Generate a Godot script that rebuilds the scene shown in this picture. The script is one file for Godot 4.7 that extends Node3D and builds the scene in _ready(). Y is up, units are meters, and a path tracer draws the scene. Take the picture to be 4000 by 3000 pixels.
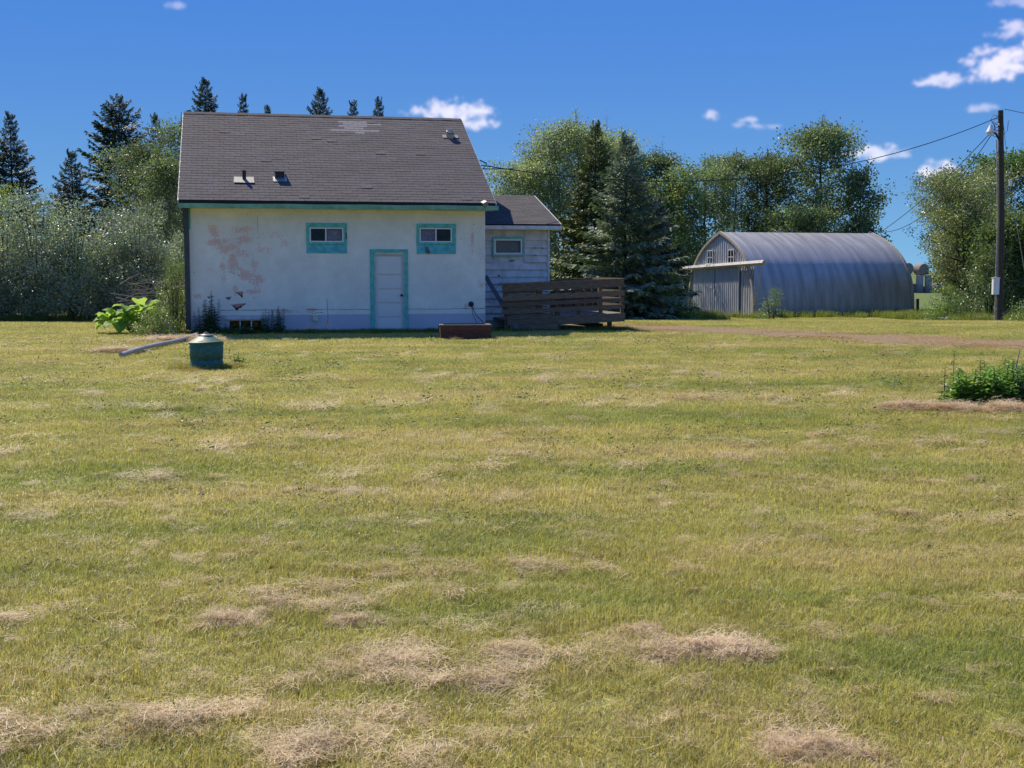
extends Node3D

# A farmyard: white stuccoed house with a low annex and a slanting deck, a gothic-arched metal shed,
# a power pole, shelter belts of spruce, poplar and willow, and a mown lawn with dry clippings.
# x runs to the right, z towards the viewer; metres throughout.

const HOUSE_AT := Vector3(-8.278, 0.0, -33.066)
const HOUSE_YAW := 0.214
const EAVE := 3.425
const PITCH := 0.532           # rise over run of the main roof
const RIDGE_W := 4.805
const WALL_W := 7.73

var rng := RandomNumberGenerator.new()
var taken := {}
var mats := {}
var clusters := {}
var patchy := FastNoiseLite.new()
var fine := FastNoiseLite.new()


func _ready():
	rng.seed = 4711
	make_camera()
	make_light()
	patchy.seed = 11
	patchy.frequency = 0.16
	patchy.fractal_octaves = 4
	fine.seed = 23
	fine.frequency = 1.1
	fine.fractal_octaves = 3
	make_materials()
	make_ground()
	make_track()
	make_house()
	make_deck()
	make_barn()
	make_trees()
	make_pole()
	make_yard_things()
	make_bales()
	make_plants()
	make_lawn()
	make_hay()


func make_camera():
	var cam := Camera3D.new()
	cam.name = "camera"
	cam.position = Vector3(0, 1.6, 0)
	cam.rotation.x = -deg_to_rad(4.995)
	cam.fov = 33.398
	cam.near = 0.1
	cam.far = 6000.0
	add_child(cam)
	cam.current = true


func make_light():
	var env := Environment.new()
	env.background_mode = Environment.BG_SKY
	var sky_mat := ProceduralSkyMaterial.new()
	sky_mat.sky_top_color = lin(0.0333, 0.147, 0.522)
	sky_mat.sky_horizon_color = lin(0.174, 0.378, 0.567)
	sky_mat.sky_curve = 0.075
	sky_mat.ground_horizon_color = lin(0.20, 0.22, 0.12)
	sky_mat.ground_bottom_color = lin(0.16, 0.17, 0.07)
	sky_mat.sun_angle_max = 1.0
	sky_mat.sky_cover = ImageTexture.create_from_image(clouds())
	sky_mat.sky_cover_modulate = Color(1, 1, 1, 1)
	var sky := Sky.new()
	sky.sky_material = sky_mat
	env.sky = sky
	env.background_energy_multiplier = 1.0
	env.ambient_light_source = Environment.AMBIENT_SOURCE_SKY
	env.tonemap_mode = Environment.TONE_MAPPER_LINEAR
	env.tonemap_exposure = 1.35
	env.ssao_enabled = true
	env.ssil_enabled = true
	env.sdfgi_enabled = true
	var we := WorldEnvironment.new()
	we.name = "world_environment"
	we.environment = env
	add_child(we)
	var sun := DirectionalLight3D.new()
	sun.name = "sun"
	sun.light_energy = 1.6
	sun.light_color = Color(1.0, 0.95, 0.86)
	sun.light_angular_distance = 0.5
	sun.shadow_enabled = true
	add_child(sun)
	sun.look_at_from_position(Vector3(-0.523, 1.0, -0.756) * 50.0, Vector3.ZERO, Vector3.UP)


# ---------------------------------------------------------------- helpers

func lin(r: float, g: float, b: float) -> Color:
	return Color(r, g, b).linear_to_srgb()


func rnd(a: float, b: float) -> float:
	return rng.randf_range(a, b)


func ss(a: float, b: float, x: float) -> float:
	var t := clampf((x - a) / (b - a), 0.0, 1.0)
	return t * t * (3.0 - 2.0 * t)


func terrain(x: float, z: float) -> float:
	var d := -z
	return -0.57 * ss(36.0, 62.0, d) - 0.6 * ss(62.0, 180.0, d)


func numbered(parent: Node, called: String) -> String:
	var key := str(parent.get_instance_id()) + called
	var n: int = taken.get(key, 0)
	taken[key] = n + 1
	return called if n == 0 else "%s_%03d" % [called, n]


func put(node: Node3D, called: String, parent: Node = self) -> Node3D:
	node.name = numbered(parent, called)
	parent.add_child(node, true)
	return node


func tag(o: Node, label: String, category := "", group := "", kind := "") -> Node:
	if label:
		o.set_meta("label", label)
	if category:
		o.set_meta("category", category)
	if group:
		o.set_meta("group", group)
	if kind:
		o.set_meta("kind", kind)
	return o


func thing(called: String, label: String, category: String, at: Vector3, turn := 0.0, group := "") -> Node3D:
	var o := Node3D.new()
	put(o, called)
	o.position = at
	o.rotation.y = turn
	tag(o, label, category, group)
	return o


func tool() -> SurfaceTool:
	var st := SurfaceTool.new()
	st.begin(Mesh.PRIMITIVE_TRIANGLES)
	st.set_smooth_group(-1)
	return st


func done(st: SurfaceTool, m: Material) -> ArrayMesh:
	st.generate_normals()
	var mesh := st.commit()
	if mesh.get_surface_count():
		mesh.surface_set_material(0, m)
	return mesh


func part(called: String, st: SurfaceTool, m: Material, parent: Node) -> MeshInstance3D:
	return shape(called, done(st, m), parent)


func shape(called: String, mesh: Mesh, parent: Node, m: Material = null) -> MeshInstance3D:
	var o := MeshInstance3D.new()
	o.mesh = mesh
	if m:
		o.material_override = m
	put(o, called, parent)
	return o


func quad(st: SurfaceTool, a: Vector3, b: Vector3, c: Vector3, d: Vector3, uvs := []):
	# clockwise as seen from its front
	var p := [a, b, c, a, c, d]
	var k := [0, 1, 2, 0, 2, 3]
	for i in 6:
		if uvs.size():
			st.set_uv(uvs[k[i]])
		st.add_vertex(p[i])


func tri(st: SurfaceTool, a: Vector3, b: Vector3, c: Vector3):
	st.add_vertex(a)
	st.add_vertex(b)
	st.add_vertex(c)


func box(st: SurfaceTool, at: Vector3, size: Vector3, turn := Basis.IDENTITY):
	var h := size * 0.5
	for axis in 3:
		for s in [-1.0, 1.0]:
			var n := Vector3.ZERO
			n[axis] = s
			var up := Vector3.UP if axis != 1 else Vector3.BACK
			var right := up.cross(n)
			var o := n * h
			var r := right * h
			var u := up * h
			quad(st, at + turn * (o - r + u), at + turn * (o + r + u), at + turn * (o + r - u), at + turn * (o - r - u))


func box2(st: SurfaceTool, lo: Vector3, hi: Vector3):
	box(st, (lo + hi) * 0.5, (hi - lo).abs())


func bar(st: SurfaceTool, a: Vector3, b: Vector3, w: float, t: float, face := Vector3.BACK):
	var dir := (b - a).normalized()
	var side := dir.cross(face).normalized()
	var out := side.cross(dir).normalized()
	box(st, (a + b) * 0.5, Vector3((b - a).length(), w, t), Basis(dir, side, dir.cross(side)))


func tube(st: SurfaceTool, pts: Array, radii: Array, sides := 6, cap := true):
	var rings := []
	for i in pts.size():
		var dir: Vector3 = (pts[mini(i + 1, pts.size() - 1)] - pts[maxi(i - 1, 0)]).normalized()
		var ref := Vector3.UP if absf(dir.y) < 0.9 else Vector3.RIGHT
		var s := dir.cross(ref).normalized()
		var t := s.cross(dir).normalized()
		var r: float = radii[i] if i < radii.size() else radii[radii.size() - 1]
		var ring := []
		for k in sides:
			var a := TAU * k / sides
			ring.append(pts[i] + (s * cos(a) + t * sin(a)) * r)
		rings.append(ring)
	for i in pts.size() - 1:
		for k in sides:
			var k2 := (k + 1) % sides
			quad(st, rings[i][k], rings[i + 1][k], rings[i + 1][k2], rings[i][k2])
	if cap:
		for k in range(1, sides - 1):
			tri(st, rings[0][0], rings[0][k], rings[0][k + 1])
			var e: Array = rings[rings.size() - 1]
			tri(st, e[0], e[k + 1], e[k])


func lathe(st: SurfaceTool, profile: Array, sides := 28, at := Vector3.ZERO):
	# profile: Vector2(radius, height) from bottom to top
	for i in profile.size() - 1:
		for k in sides:
			var a := TAU * k / sides
			var b := TAU * (k + 1) / sides
			var p0: Vector2 = profile[i]
			var p1: Vector2 = profile[i + 1]
			var va := Vector3(cos(a), 0, sin(a))
			var vb := Vector3(cos(b), 0, sin(b))
			var y0 := Vector3(0, p0.y, 0)
			var y1 := Vector3(0, p1.y, 0)
			if p0.x < 0.0005:
				tri(st, at + y0, at + va * p1.x + y1, at + vb * p1.x + y1)
			elif p1.x < 0.0005:
				tri(st, at + va * p0.x + y0, at + y1, at + vb * p0.x + y0)
			else:
				quad(st, at + va * p0.x + y0, at + va * p1.x + y1, at + vb * p1.x + y1, at + vb * p0.x + y0)


func multi(called: String, mesh: Mesh, where: Array, tint: PackedColorArray, parent: Node) -> MultiMeshInstance3D:
	var mm := MultiMesh.new()
	mm.transform_format = MultiMesh.TRANSFORM_3D
	mm.use_colors = true
	mm.mesh = mesh
	mm.instance_count = where.size()
	for i in where.size():
		mm.set_instance_transform(i, where[i])
		mm.set_instance_color(i, tint[i])
	var o := MultiMeshInstance3D.new()
	o.multimesh = mm
	put(o, called, parent)
	o.set_meta("kind", "stuff")
	return o


# ---------------------------------------------------------------- sky

func clouds() -> Image:
	var w := 4096
	var h := 2048
	var im := Image.create(w, h, false, Image.FORMAT_RGBA8)
	im.fill(Color(0.9, 0.84, 0.66, 0.0))
	# azimuth to the right of the view, elevation, half width, half height (degrees), body
	var list := [
		[-2.6, 6.95, 2.15, 0.62, 1.0], [-1.55, 6.45, 1.0, 0.42, 0.9], [18.3, 7.9, 1.2, 0.42, 0.85], [20.5, 8.35, 1.75, 0.95, 1.15], [22.5, 8.7, 2.0, 1.0, 1.1],
		[21.2, 9.75, 1.3, 0.5, 0.8], [23.4, 9.9, 1.8, 0.6, 0.8], [21.4, 10.9, 1.6, 0.4, 0.45], [24.5, 11.0, 2.2, 0.6, 0.6],
		[15.6, 5.0, 1.5, 0.5, 0.85], [8.7, 6.72, 0.6, 0.28, 0.7], [10.4, 6.55, 0.55, 0.16, 0.55], [10.7, 6.25, 0.5, 0.14, 0.5], [9.9, 6.35, 0.4, 0.12, 0.35], [11.5, 6.25, 0.45, 0.12, 0.3],
		[19.85, 6.72, 0.75, 0.22, 0.5], [18.4, 4.2, 1.3, 0.55, 0.9], [-14.4, 11.1, 0.5, 0.22, 0.4], [3.6, 4.9, 1.2, 0.3, 0.6]]
	var r := RandomNumberGenerator.new()
	r.seed = 77
	# the same scattered fair-weather cloud all round and overhead
	for i in 60:
		var az := r.randf_range(30.0, 330.0)
		var el := 3.0 + 24.0 * r.randf() * r.randf()
		list.append([az, el, r.randf_range(0.8, 3.4), r.randf_range(0.3, 1.0), r.randf_range(0.5, 1.1)])
	for i in 130:
		var az := r.randf_range(0.0, 360.0)
		var el := r.randf_range(17.0, 74.0)
		var big := r.randf_range(2.0, 5.5)
		list.append([az, el, big / cos(deg_to_rad(el)), big * r.randf_range(0.4, 0.62), r.randf_range(0.6, 1.1)])
	var n := FastNoiseLite.new()
	n.seed = 5
	n.frequency = 1.1
	n.fractal_octaves = 6
	n.fractal_gain = 0.62
	for c in list:
		var x0 := int((c[0] - c[2] * 1.5) / 360.0 * w)
		var x1 := int((c[0] + c[2] * 1.5) / 360.0 * w) + 1
		var y0 := int((90.0 - c[1] - c[3] * 2.0) / 180.0 * h)
		var y1 := int((90.0 - c[1] + c[3] * 2.0) / 180.0 * h) + 1
		for y in range(y0, y1 + 1):
			for x in range(x0, x1 + 1):
				var az := (x + 0.5) * 360.0 / w
				var el := 90.0 - (y + 0.5) * 180.0 / h
				var dx: float = (az - c[0]) / c[2]
				var dy: float = (el - c[1]) / c[3]
				if dy < 0.0:
					dy *= 1.5
				var v := n.get_noise_2d(az, el * 1.5)
				var a: float = ss(-0.05, 0.95, 0.90 - dx * dx - dy * dy + v * 1.15) * c[4] * (0.84 + 0.3 * v)
				a *= ss(2.2, 1.4, absf(dx) + absf(dy) * 0.5)
				if a > 0.003:
					var xx := posmod(x, w)
					var was := im.get_pixel(xx, y)
					im.set_pixel(xx, y, Color(0.80, 0.70, 0.56, clampf(maxf(was.a, a), 0.0, 1.0)))
	return im


# ---------------------------------------------------------------- materials

func mat(key: String, c: Color, rough := 0.85, metal := 0.0, tex: Texture2D = null, scale := 1.0) -> StandardMaterial3D:
	var m := StandardMaterial3D.new()
	m.resource_name = key
	m.albedo_color = c
	m.roughness = rough
	m.metallic = metal
	if tex:
		m.albedo_texture = tex
		m.uv1_triplanar = true
		m.uv1_scale = Vector3.ONE * scale
	mats[key] = m
	return m


func mottle(side: int, lo: float, coarse: float, sd: int) -> ImageTexture:
	# neutral grain that multiplies a colour: speckle over soft blotches
	var im := Image.create(side, side, false, Image.FORMAT_RGB8)
	var r := RandomNumberGenerator.new()
	r.seed = sd
	var n := FastNoiseLite.new()
	n.seed = sd
	n.frequency = coarse
	n.fractal_octaves = 4
	for y in side:
		for x in side:
			var v := lerpf(lo, 1.0, clampf(0.55 + n.get_noise_2d(x, y) * 0.75 + (r.randf() - 0.5) * 0.45, 0.0, 1.0))
			im.set_pixel(x, y, Color(v, v, v))
	return ImageTexture.create_from_image(im)


func streaked(side: int, sd: int) -> ImageTexture:
	# faint runs of zinc bloom, drawn out up and down
	var im := Image.create(side, side, false, Image.FORMAT_RGB8)
	var n := FastNoiseLite.new()
	n.seed = sd
	n.frequency = 0.012
	n.fractal_octaves = 5
	for y in side:
		for x in side:
			var v := 0.90 + 0.16 * n.get_noise_2d(x * 2.2, y * 0.35) + 0.06 * n.get_noise_2d(x * 9.0, y * 7.0 + 500.0)
			im.set_pixel(x, y, Color(v, v, v))
	return ImageTexture.create_from_image(im)


func wood_grain(side: int, sd: int) -> ImageTexture:
	var im := Image.create(side, side, false, Image.FORMAT_RGB8)
	var n := FastNoiseLite.new()
	n.seed = sd
	n.frequency = 0.02
	n.fractal_octaves = 4
	for y in side:
		for x in side:
			var v := 0.78 + 0.30 * n.get_noise_2d(x * 0.35, y * 6.0) + 0.14 * n.get_noise_2d(x * 3.0 + 900.0, y * 3.0)
			im.set_pixel(x, y, Color(v, v, v))
	return ImageTexture.create_from_image(im)


func make_materials():
	var grain := mottle(256, 0.62, 0.035, 1)
	var soft := mottle(256, 0.80, 0.012, 2)
	var wood := wood_grain(256, 3)
	var zinc := streaked(512, 6)
	mats["grain"] = grain
	mat("stucco_side", lin(0.66, 0.65, 0.62), 0.95, 0.0, soft, 0.8)
	mat("teal_paint", lin(0.13, 0.56, 0.46), 0.6, 0.0, soft, 1.7)
	mat("teal_apron", lin(0.11, 0.54, 0.56), 0.6, 0.0, soft, 1.7)
	mat("gutter_green", lin(0.19, 0.50, 0.37), 0.45, 0.0, soft, 0.8)
	mat("white_metal", lin(0.70, 0.70, 0.70), 0.4, 0.0)
	mat("white_paint", lin(0.70, 0.69, 0.66), 0.6, 0.0, soft, 1.5)
	mat("door_paint", lin(0.70, 0.68, 0.62), 0.55)
	mat("siding_paint", lin(0.68, 0.66, 0.63), 0.6, 0.0, soft, 0.9)
	mat("dark_timber", lin(0.035, 0.030, 0.026), 0.9)
	mat("downspout", lin(0.045, 0.062, 0.060), 0.6, 0.0, soft, 1.0)
	mat("black_iron", lin(0.018, 0.018, 0.02), 0.6)
	mat("tin", lin(0.55, 0.55, 0.54), 0.42, 0.6, grain, 2.0)
	mat("old_tin", lin(0.34, 0.33, 0.31), 0.6, 0.3, grain, 3.0)
	mat("cream_plastic", lin(0.62, 0.60, 0.42), 0.5)
	mat("grey_pvc", lin(0.40, 0.41, 0.43), 0.4, 0.0, soft, 2.0)
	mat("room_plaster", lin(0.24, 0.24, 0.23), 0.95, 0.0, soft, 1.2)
	mat("curtain_lilac", lin(0.36, 0.33, 0.45), 0.95, 0.0, soft, 2.0)
	mat("curtain_grey", lin(0.34, 0.32, 0.30), 0.95, 0.0, grain, 2.0)
	var g := mat("pane_glass", Color(0.10, 0.11, 0.12, 0.12), 0.04)
	g.metallic_specular = 0.28
	g.transparency = BaseMaterial3D.TRANSPARENCY_ALPHA
	for i in 5:
		var v: float = [0.108, 0.098, 0.118, 0.093, 0.112][i]
		mat("shingle_%d" % i, lin(v * 1.04, v * 0.93, v * [0.98, 0.94, 1.05, 0.97, 0.92][i]), 0.95, 0.0, grain, 2.5)
	mat("shingle_patch", lin(0.27, 0.26, 0.265), 0.95, 0.0, grain, 2.5)
	var sm := mat("shingle_many", Color.WHITE, 0.95, 0.0, grain, 2.5)
	sm.vertex_color_use_as_albedo = true
	mat("roof_deck", lin(0.03, 0.028, 0.028), 0.95)
	for i in 4:
		var v: float = [0.060, 0.050, 0.070, 0.056][i]
		mat("deck_wood_%d" % i, lin(v * 4.2, v * 2.9, v * 1.8), 0.85, 0.0, wood, 1.6)
	mat("deck_floor", lin(0.26, 0.21, 0.18), 0.8, 0.0, wood, 1.6)
	for i in 3:
		mat("red_wood_%d" % i, lin([0.17, 0.15, 0.19][i], [0.062, 0.055, 0.07][i], [0.036, 0.034, 0.04][i]), 0.85, 0.0, wood, 2.0)
	mat("grey_wood", lin(0.20, 0.20, 0.19), 0.9, 0.0, wood, 2.0)
	mat("plank_blue", lin(0.13, 0.16, 0.18), 0.8, 0.0, wood, 1.4)
	mat("pole_wood", lin(0.085, 0.072, 0.058), 0.95, 0.0, wood, 1.2)
	mat("galvanised", lin(0.47, 0.45, 0.42), 0.5, 0.5, zinc, 0.19)
	mat("galvanised_wall", lin(0.56, 0.57, 0.59), 0.55, 0.15, zinc, 0.3)
	mat("barn_track", lin(0.74, 0.73, 0.70), 0.5, 0.2, grain, 1.2)
	mat("barn_trim", lin(0.50, 0.45, 0.38), 0.7, 0.0, grain, 1.2)
	mat("tank_green", lin(0.028, 0.165, 0.120), 0.58, 0.0, grain, 1.3)
	mat("tank_lid", lin(0.10, 0.12, 0.13), 0.4)
	mat("sticker_red", lin(0.60, 0.20, 0.12), 0.5)
	mat("sticker_white", lin(0.70, 0.64, 0.52), 0.5)
	mat("wire_black", lin(0.015, 0.015, 0.018), 0.6)
	mat("lamp_white", lin(0.75, 0.74, 0.72), 0.4)
	var lens := mat("lamp_lens", Color(0.9, 0.86, 0.84, 0.45), 0.3)
	lens.transparency = BaseMaterial3D.TRANSPARENCY_ALPHA
	mat("hay_bale", lin(0.36, 0.30, 0.26), 0.95, 0.0, grain, 1.3)
	mat("bale_wrap", lin(0.52, 0.49, 0.48), 0.8, 0.0, grain, 1.3)
	mat("dead_branch", lin(0.34, 0.31, 0.28), 0.9, 0.0, grain, 2.0)
	mat("bark_dark", lin(0.060, 0.050, 0.040), 0.95, 0.0, grain, 1.5)
	mat("bark_pale", lin(0.20, 0.185, 0.15), 0.95, 0.0, grain, 1.5)
	mat("stem_green", lin(0.07, 0.11, 0.03), 0.8)
	mat("mud", lin(0.30, 0.200, 0.090), 1.0, 0.0, grain, 0.9)
	leaf_mat("leaf", 0.46, 0.95)
	leaf_mat("leaf_glossy", 0.38, 0.85)
	leaf_mat("needle", 0.6, 0.35)
	leaf_mat("blade", 0.5, 0.95)
	leaf_mat("straw", 0.6, 0.45)
	(mats["leaf_glossy"] as StandardMaterial3D).metallic_specular = 0.6
	(mats["leaf"] as StandardMaterial3D).metallic_specular = 0.5
	var big := leaf_mat("rhubarb_leaf", 0.6, 0.55)
	big.metallic_specular = 0.25
	big.vertex_color_use_as_albedo = false
	big.albedo_color = lin(0.095, 0.21, 0.025)
	big.backlight = lin(0.42, 0.60, 0.10)


func leaf_mat(key: String, rough: float, through: float) -> StandardMaterial3D:
	var m := mat(key, Color.WHITE, rough)
	m.vertex_color_use_as_albedo = true
	m.cull_mode = BaseMaterial3D.CULL_DISABLED
	m.backlight_enabled = true
	m.backlight = lin(through * 1.0, through * 1.0, through * 0.75)
	return m


func stucco_image() -> Image:
	# peeling white paint over pinkish plaster, cracks along the sill line, lilac paint along the base
	var w := 1160
	var h := 520
	var im := Image.create(w, h, false, Image.FORMAT_RGB8)
	var n := FastNoiseLite.new()
	n.seed = 31
	n.frequency = 2.6
	n.fractal_octaves = 5
	n.fractal_gain = 0.62
	var m := FastNoiseLite.new()
	m.seed = 8
	m.frequency = 0.7
	m.fractal_octaves = 3
	var r := RandomNumberGenerator.new()
	r.seed = 12
	# u, y, half width, half height, amount of paint that has gone
	var gone := [
		[0.62, 2.62, 0.20, 0.22, 0.8], [0.72, 2.38, 0.32, 0.12, 0.95], [1.35, 2.68, 0.30, 0.14, 0.75], [1.32, 2.42, 0.30, 0.14, 0.9], [0.95, 2.22, 0.36, 0.16, 0.85],
		[1.25, 2.08, 0.35, 0.12, 0.7], [1.08, 1.86, 0.12, 0.28, 1.0], [1.12, 1.68, 0.22, 0.14, 0.95], [1.38, 1.52, 0.26, 0.13, 0.9], [1.66, 1.45, 0.20, 0.28, 0.85],
		[1.62, 1.78, 0.12, 0.2, 0.6], [0.82, 1.62, 0.08, 0.34, 0.8], [0.50, 1.66, 0.12, 0.09, 0.75], [1.12, 1.12, 0.08, 0.18, 0.9], [1.55, 1.10, 0.24, 0.06, 0.8],
		[2.05, 2.52, 0.40, 0.14, 0.45], [2.35, 2.4, 0.35, 0.16, 0.4], [1.85, 2.2, 0.3, 0.18, 0.42], [7.38, 2.45, 0.05, 0.30, 0.8], [7.62, 2.3, 0.12, 0.5, 0.55], [7.60, 1.3, 0.1, 0.12, 0.7],
		[2.4, 0.565, 0.42, 0.05, 0.9], [3.08, 0.60, 0.16, 0.07, 0.95], [3.45, 0.22, 0.10, 0.20, 0.85], [3.05, 0.12, 0.25, 0.10, 0.8], [0.22, 0.98, 0.14, 0.06, 0.8],
		[0.98, 0.43, 0.10, 0.06, 0.6], [7.2, 0.66, 0.06, 0.08, 0.8], [6.16, 2.22, 0.10, 0.14, 0.9]]
	# chips where the plaster itself has fallen: left, right, top, depth
	var chips := [[0.98, 1.40, 0.79, 0.19, 0.42], [0.38, 0.60, 0.985, 0.06, 0.3], [0.82, 1.02, 0.97, 0.11, 0.75], [1.10, 1.33, 1.10, 0.17, 0.85], [3.0, 3.42, 0.545, 0.035, 0.3]]
	for y in h:
		var yy := (1.0 - (y + 0.5) / h) * 3.55
		for x in w:
			var u := (x + 0.5) / w * WALL_W
			var a := n.get_noise_2d(u, yy)
			var b := m.get_noise_2d(u * 1.3, yy)
			var q := n.get_noise_2d(u * 7.0 + 40.0, yy * 7.0)
			var sp := (r.randf() - 0.5) * 0.06
			var v := 0.905 + b * 0.04 + a * 0.035 + sp
			var c := Color(v, v * 0.985, v * 0.915)
			if yy < 0.483 + 0.004 * a:
				c = Color(0.735 + b * 0.04 + sp, 0.73 + b * 0.04 + sp, 0.755 + b * 0.04 + sp)
			var strength := 0.0
			for g in gone:
				var dx: float = (u - g[0]) / g[2]
				if absf(dx) > 1.5:
					continue
				var dy: float = (yy - g[1]) / g[3]
				strength = maxf(strength, g[4] * (1.0 - 0.55 * (dx * dx + dy * dy)))
			if strength > 0.0 and strength + a * 0.95 + q * 0.8 > 0.40:
				var k := ss(0.40, 0.92, strength + a * 0.95 + q * 0.8) * 0.95
				c = c.lerp(Color(0.86 + a * 0.10, 0.71 + a * 0.12, 0.63 + a * 0.12), k)
			for g in chips:
				if u > g[0] and u < g[1] and yy < g[2] and yy > g[2] - g[3]:
					var t: float = (u - g[0]) / (g[1] - g[0])
					var w_at: float = t / g[4] if t < g[4] else (1.0 - t) / (1.0 - g[4])
					var low: float = g[2] - g[3] * w_at * (0.95 + q * 0.5)
					if yy > low and yy < g[2] - 0.012 + q * 0.04 + 0.05 * (t - 0.5):
						c = Color(0.70, 0.52, 0.47) if yy > g[2] - (g[2] - low) * 0.62 + q * 0.05 else Color(0.20, 0.16, 0.15)
			# cracks and pock marks
			var crack := 0.615 + 0.02 * n.get_noise_2d(u * 0.4, 7.0) + 0.004 * a
			if absf(yy - crack) < 0.006 + 0.006 * a and b > -0.35 and u > 0.7:
				c = c.darkened(0.45)
			if absf(u - 3.49 - 0.02 * n.get_noise_2d(3.0, yy * 0.5)) < 0.006 and yy < 0.9 and yy > 0.25:
				c = c.darkened(0.4)
			if absf(u - 1.72 - 0.01 * a) < 0.005 and yy > 2.6 and yy < 3.05:
				c = c.darkened(0.25)
			if r.randf() < 0.0009 + (0.004 if u > 7.3 else 0.0):
				c = c.darkened(0.35)
			im.set_pixel(x, y, c)
	for i in 26:
		var x := r.randi_range(8, w - 12)
		var y := r.randi_range(30, h - 90)
		for k in r.randi_range(3, 10):
			im.set_pixel(clampi(x + r.randi_range(-2, 2), 0, w - 1), clampi(y + r.randi_range(-2, 2), 0, h - 1), Color(0.42, 0.38, 0.38))
	return im


# ---------------------------------------------------------------- ground

func mow(x: float, z: float) -> float:
	# swaths left by the mower, running across the yard
	var d := -z - 0.16 * x
	return 0.5 + 0.5 * sin(d * TAU / 1.55 + 2.2 * patchy.get_noise_2d(x * 0.35, z * 1.2))


func lawn_tint(x: float, z: float) -> Color:
	# linear colour of the sward: fresh green, olive and sun-dried
	var a := patchy.get_noise_2d(x * 0.7, z * 2.4)
	var b := patchy.get_noise_2d(x * 2.4 + 70.0, z * 5.0 + 31.0)
	var t := -z - 0.16 * x
	var streak := fine.get_noise_2d(x * 0.10 + 5.0, t * 1.5) + 0.6 * fine.get_noise_2d(x * 0.25 - 40.0, t * 3.6)
	var dry := clampf(0.52 + a * 0.62 + b * 0.40 + streak * 0.42 + (mow(x, z) - 0.5) * 0.16, 0.0, 1.0)
	var d := -z
	var green := Color(0.315, 0.370, 0.095)
	var olive := Color(0.465, 0.455, 0.150)
	var tan := Color(0.610, 0.540, 0.280)
	var c := green.lerp(olive, ss(0.05, 0.55, dry)).lerp(tan, 0.85 * ss(0.58, 1.0, dry))
	if d > 66.0:
		c = c.lerp(Color(0.22, 0.33, 0.05), ss(66.0, 80.0, d))
	return c


func in_track(x: float, z: float) -> float:
	# how far inside the dirt track, 1 in the middle
	var d := -z
	var mid: float
	if x < 5.9:
		mid = lerpf(38.0, 35.2, (x - 3.4) / 2.5)
	elif x < 8.6:
		mid = lerpf(35.2, 31.2, (x - 5.9) / 2.7)
	else:
		mid = lerpf(31.2, 28.4, (x - 8.6) / 2.8)
	if x < 3.4:
		mid = 38.0 - (x - 3.4) * 1.1
	var half := 3.2 + 0.4 * sin(x * 0.9)
	return clampf(1.0 - absf(d - mid) / half, -1.0, 1.0)


func thatch_image() -> Image:
	var side := 1024
	var im := Image.create(side, side, false, Image.FORMAT_RGB8)
	var r := RandomNumberGenerator.new()
	r.seed = 99
	im.fill(Color(0.50, 0.47, 0.36))
	for i in 52000:
		var x := r.randf() * side
		var y := r.randf() * side
		var a := r.randf() * TAU
		var dx := cos(a)
		var dy := sin(a)
		var k := r.randf()
		var v := r.randf_range(0.42, 1.0)
		var c := Color(v, v * 0.97, v * 0.78) if k < 0.6 else Color(v * 0.82, v * 0.96, v * 0.6) if k < 0.85 else Color(v, v * 0.9, v * 0.8)
		for s in r.randi_range(6, 24):
			im.set_pixel(posmod(int(x), side), posmod(int(y), side), c)
			x += dx
			y += dy
			dx += r.randf_range(-0.05, 0.05)
	return im


func make_ground():
	var xs := PackedFloat32Array([-1600, -700, -300, -150, -90, -60, -45, -36, -30])
	for i in 105:
		xs.append(-26.0 + i * 0.5)
	for v in [30, 36, 45, 60, 90, 150, 300, 700, 1600]:
		xs.append(v)
	var ds := PackedFloat32Array([-40, -15, -6, -2])
	for i in 150:
		ds.append(i * 0.45)
	for v in [70, 75, 82, 92, 105, 125, 150, 180, 230, 320, 500, 900, 2200]:
		ds.append(v)
	var verts := PackedVector3Array()
	var cols := PackedColorArray()
	for d in ds:
		for x in xs:
			verts.append(Vector3(x, terrain(x, -d), -d))
			var c := lawn_tint(x, -d)
			cols.append(c * 1.25)
	var idx := PackedInt32Array()
	var w := xs.size()
	for j in ds.size() - 1:
		for i in w - 1:
			var a := j * w + i
			idx.append_array(PackedInt32Array([a, a + w, a + w + 1, a, a + w + 1, a + 1]))
	var norms := PackedVector3Array()
	norms.resize(verts.size())
	norms.fill(Vector3.UP)
	var arr := []
	arr.resize(Mesh.ARRAY_MAX)
	arr[Mesh.ARRAY_VERTEX] = verts
	arr[Mesh.ARRAY_COLOR] = cols
	arr[Mesh.ARRAY_NORMAL] = norms
	arr[Mesh.ARRAY_INDEX] = idx
	var mesh := ArrayMesh.new()
	mesh.add_surface_from_arrays(Mesh.PRIMITIVE_TRIANGLES, arr)
	var m := mat("ground", Color.WHITE, 1.0, 0.0, ImageTexture.create_from_image(thatch_image()), 0.45)
	m.uv1_world_triplanar = true
	m.vertex_color_use_as_albedo = true
	mesh.surface_set_material(0, m)
	var o := shape("ground", mesh, self)
	tag(o, "mown farmyard ground reaching back to the field", "", "", "structure")


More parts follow.
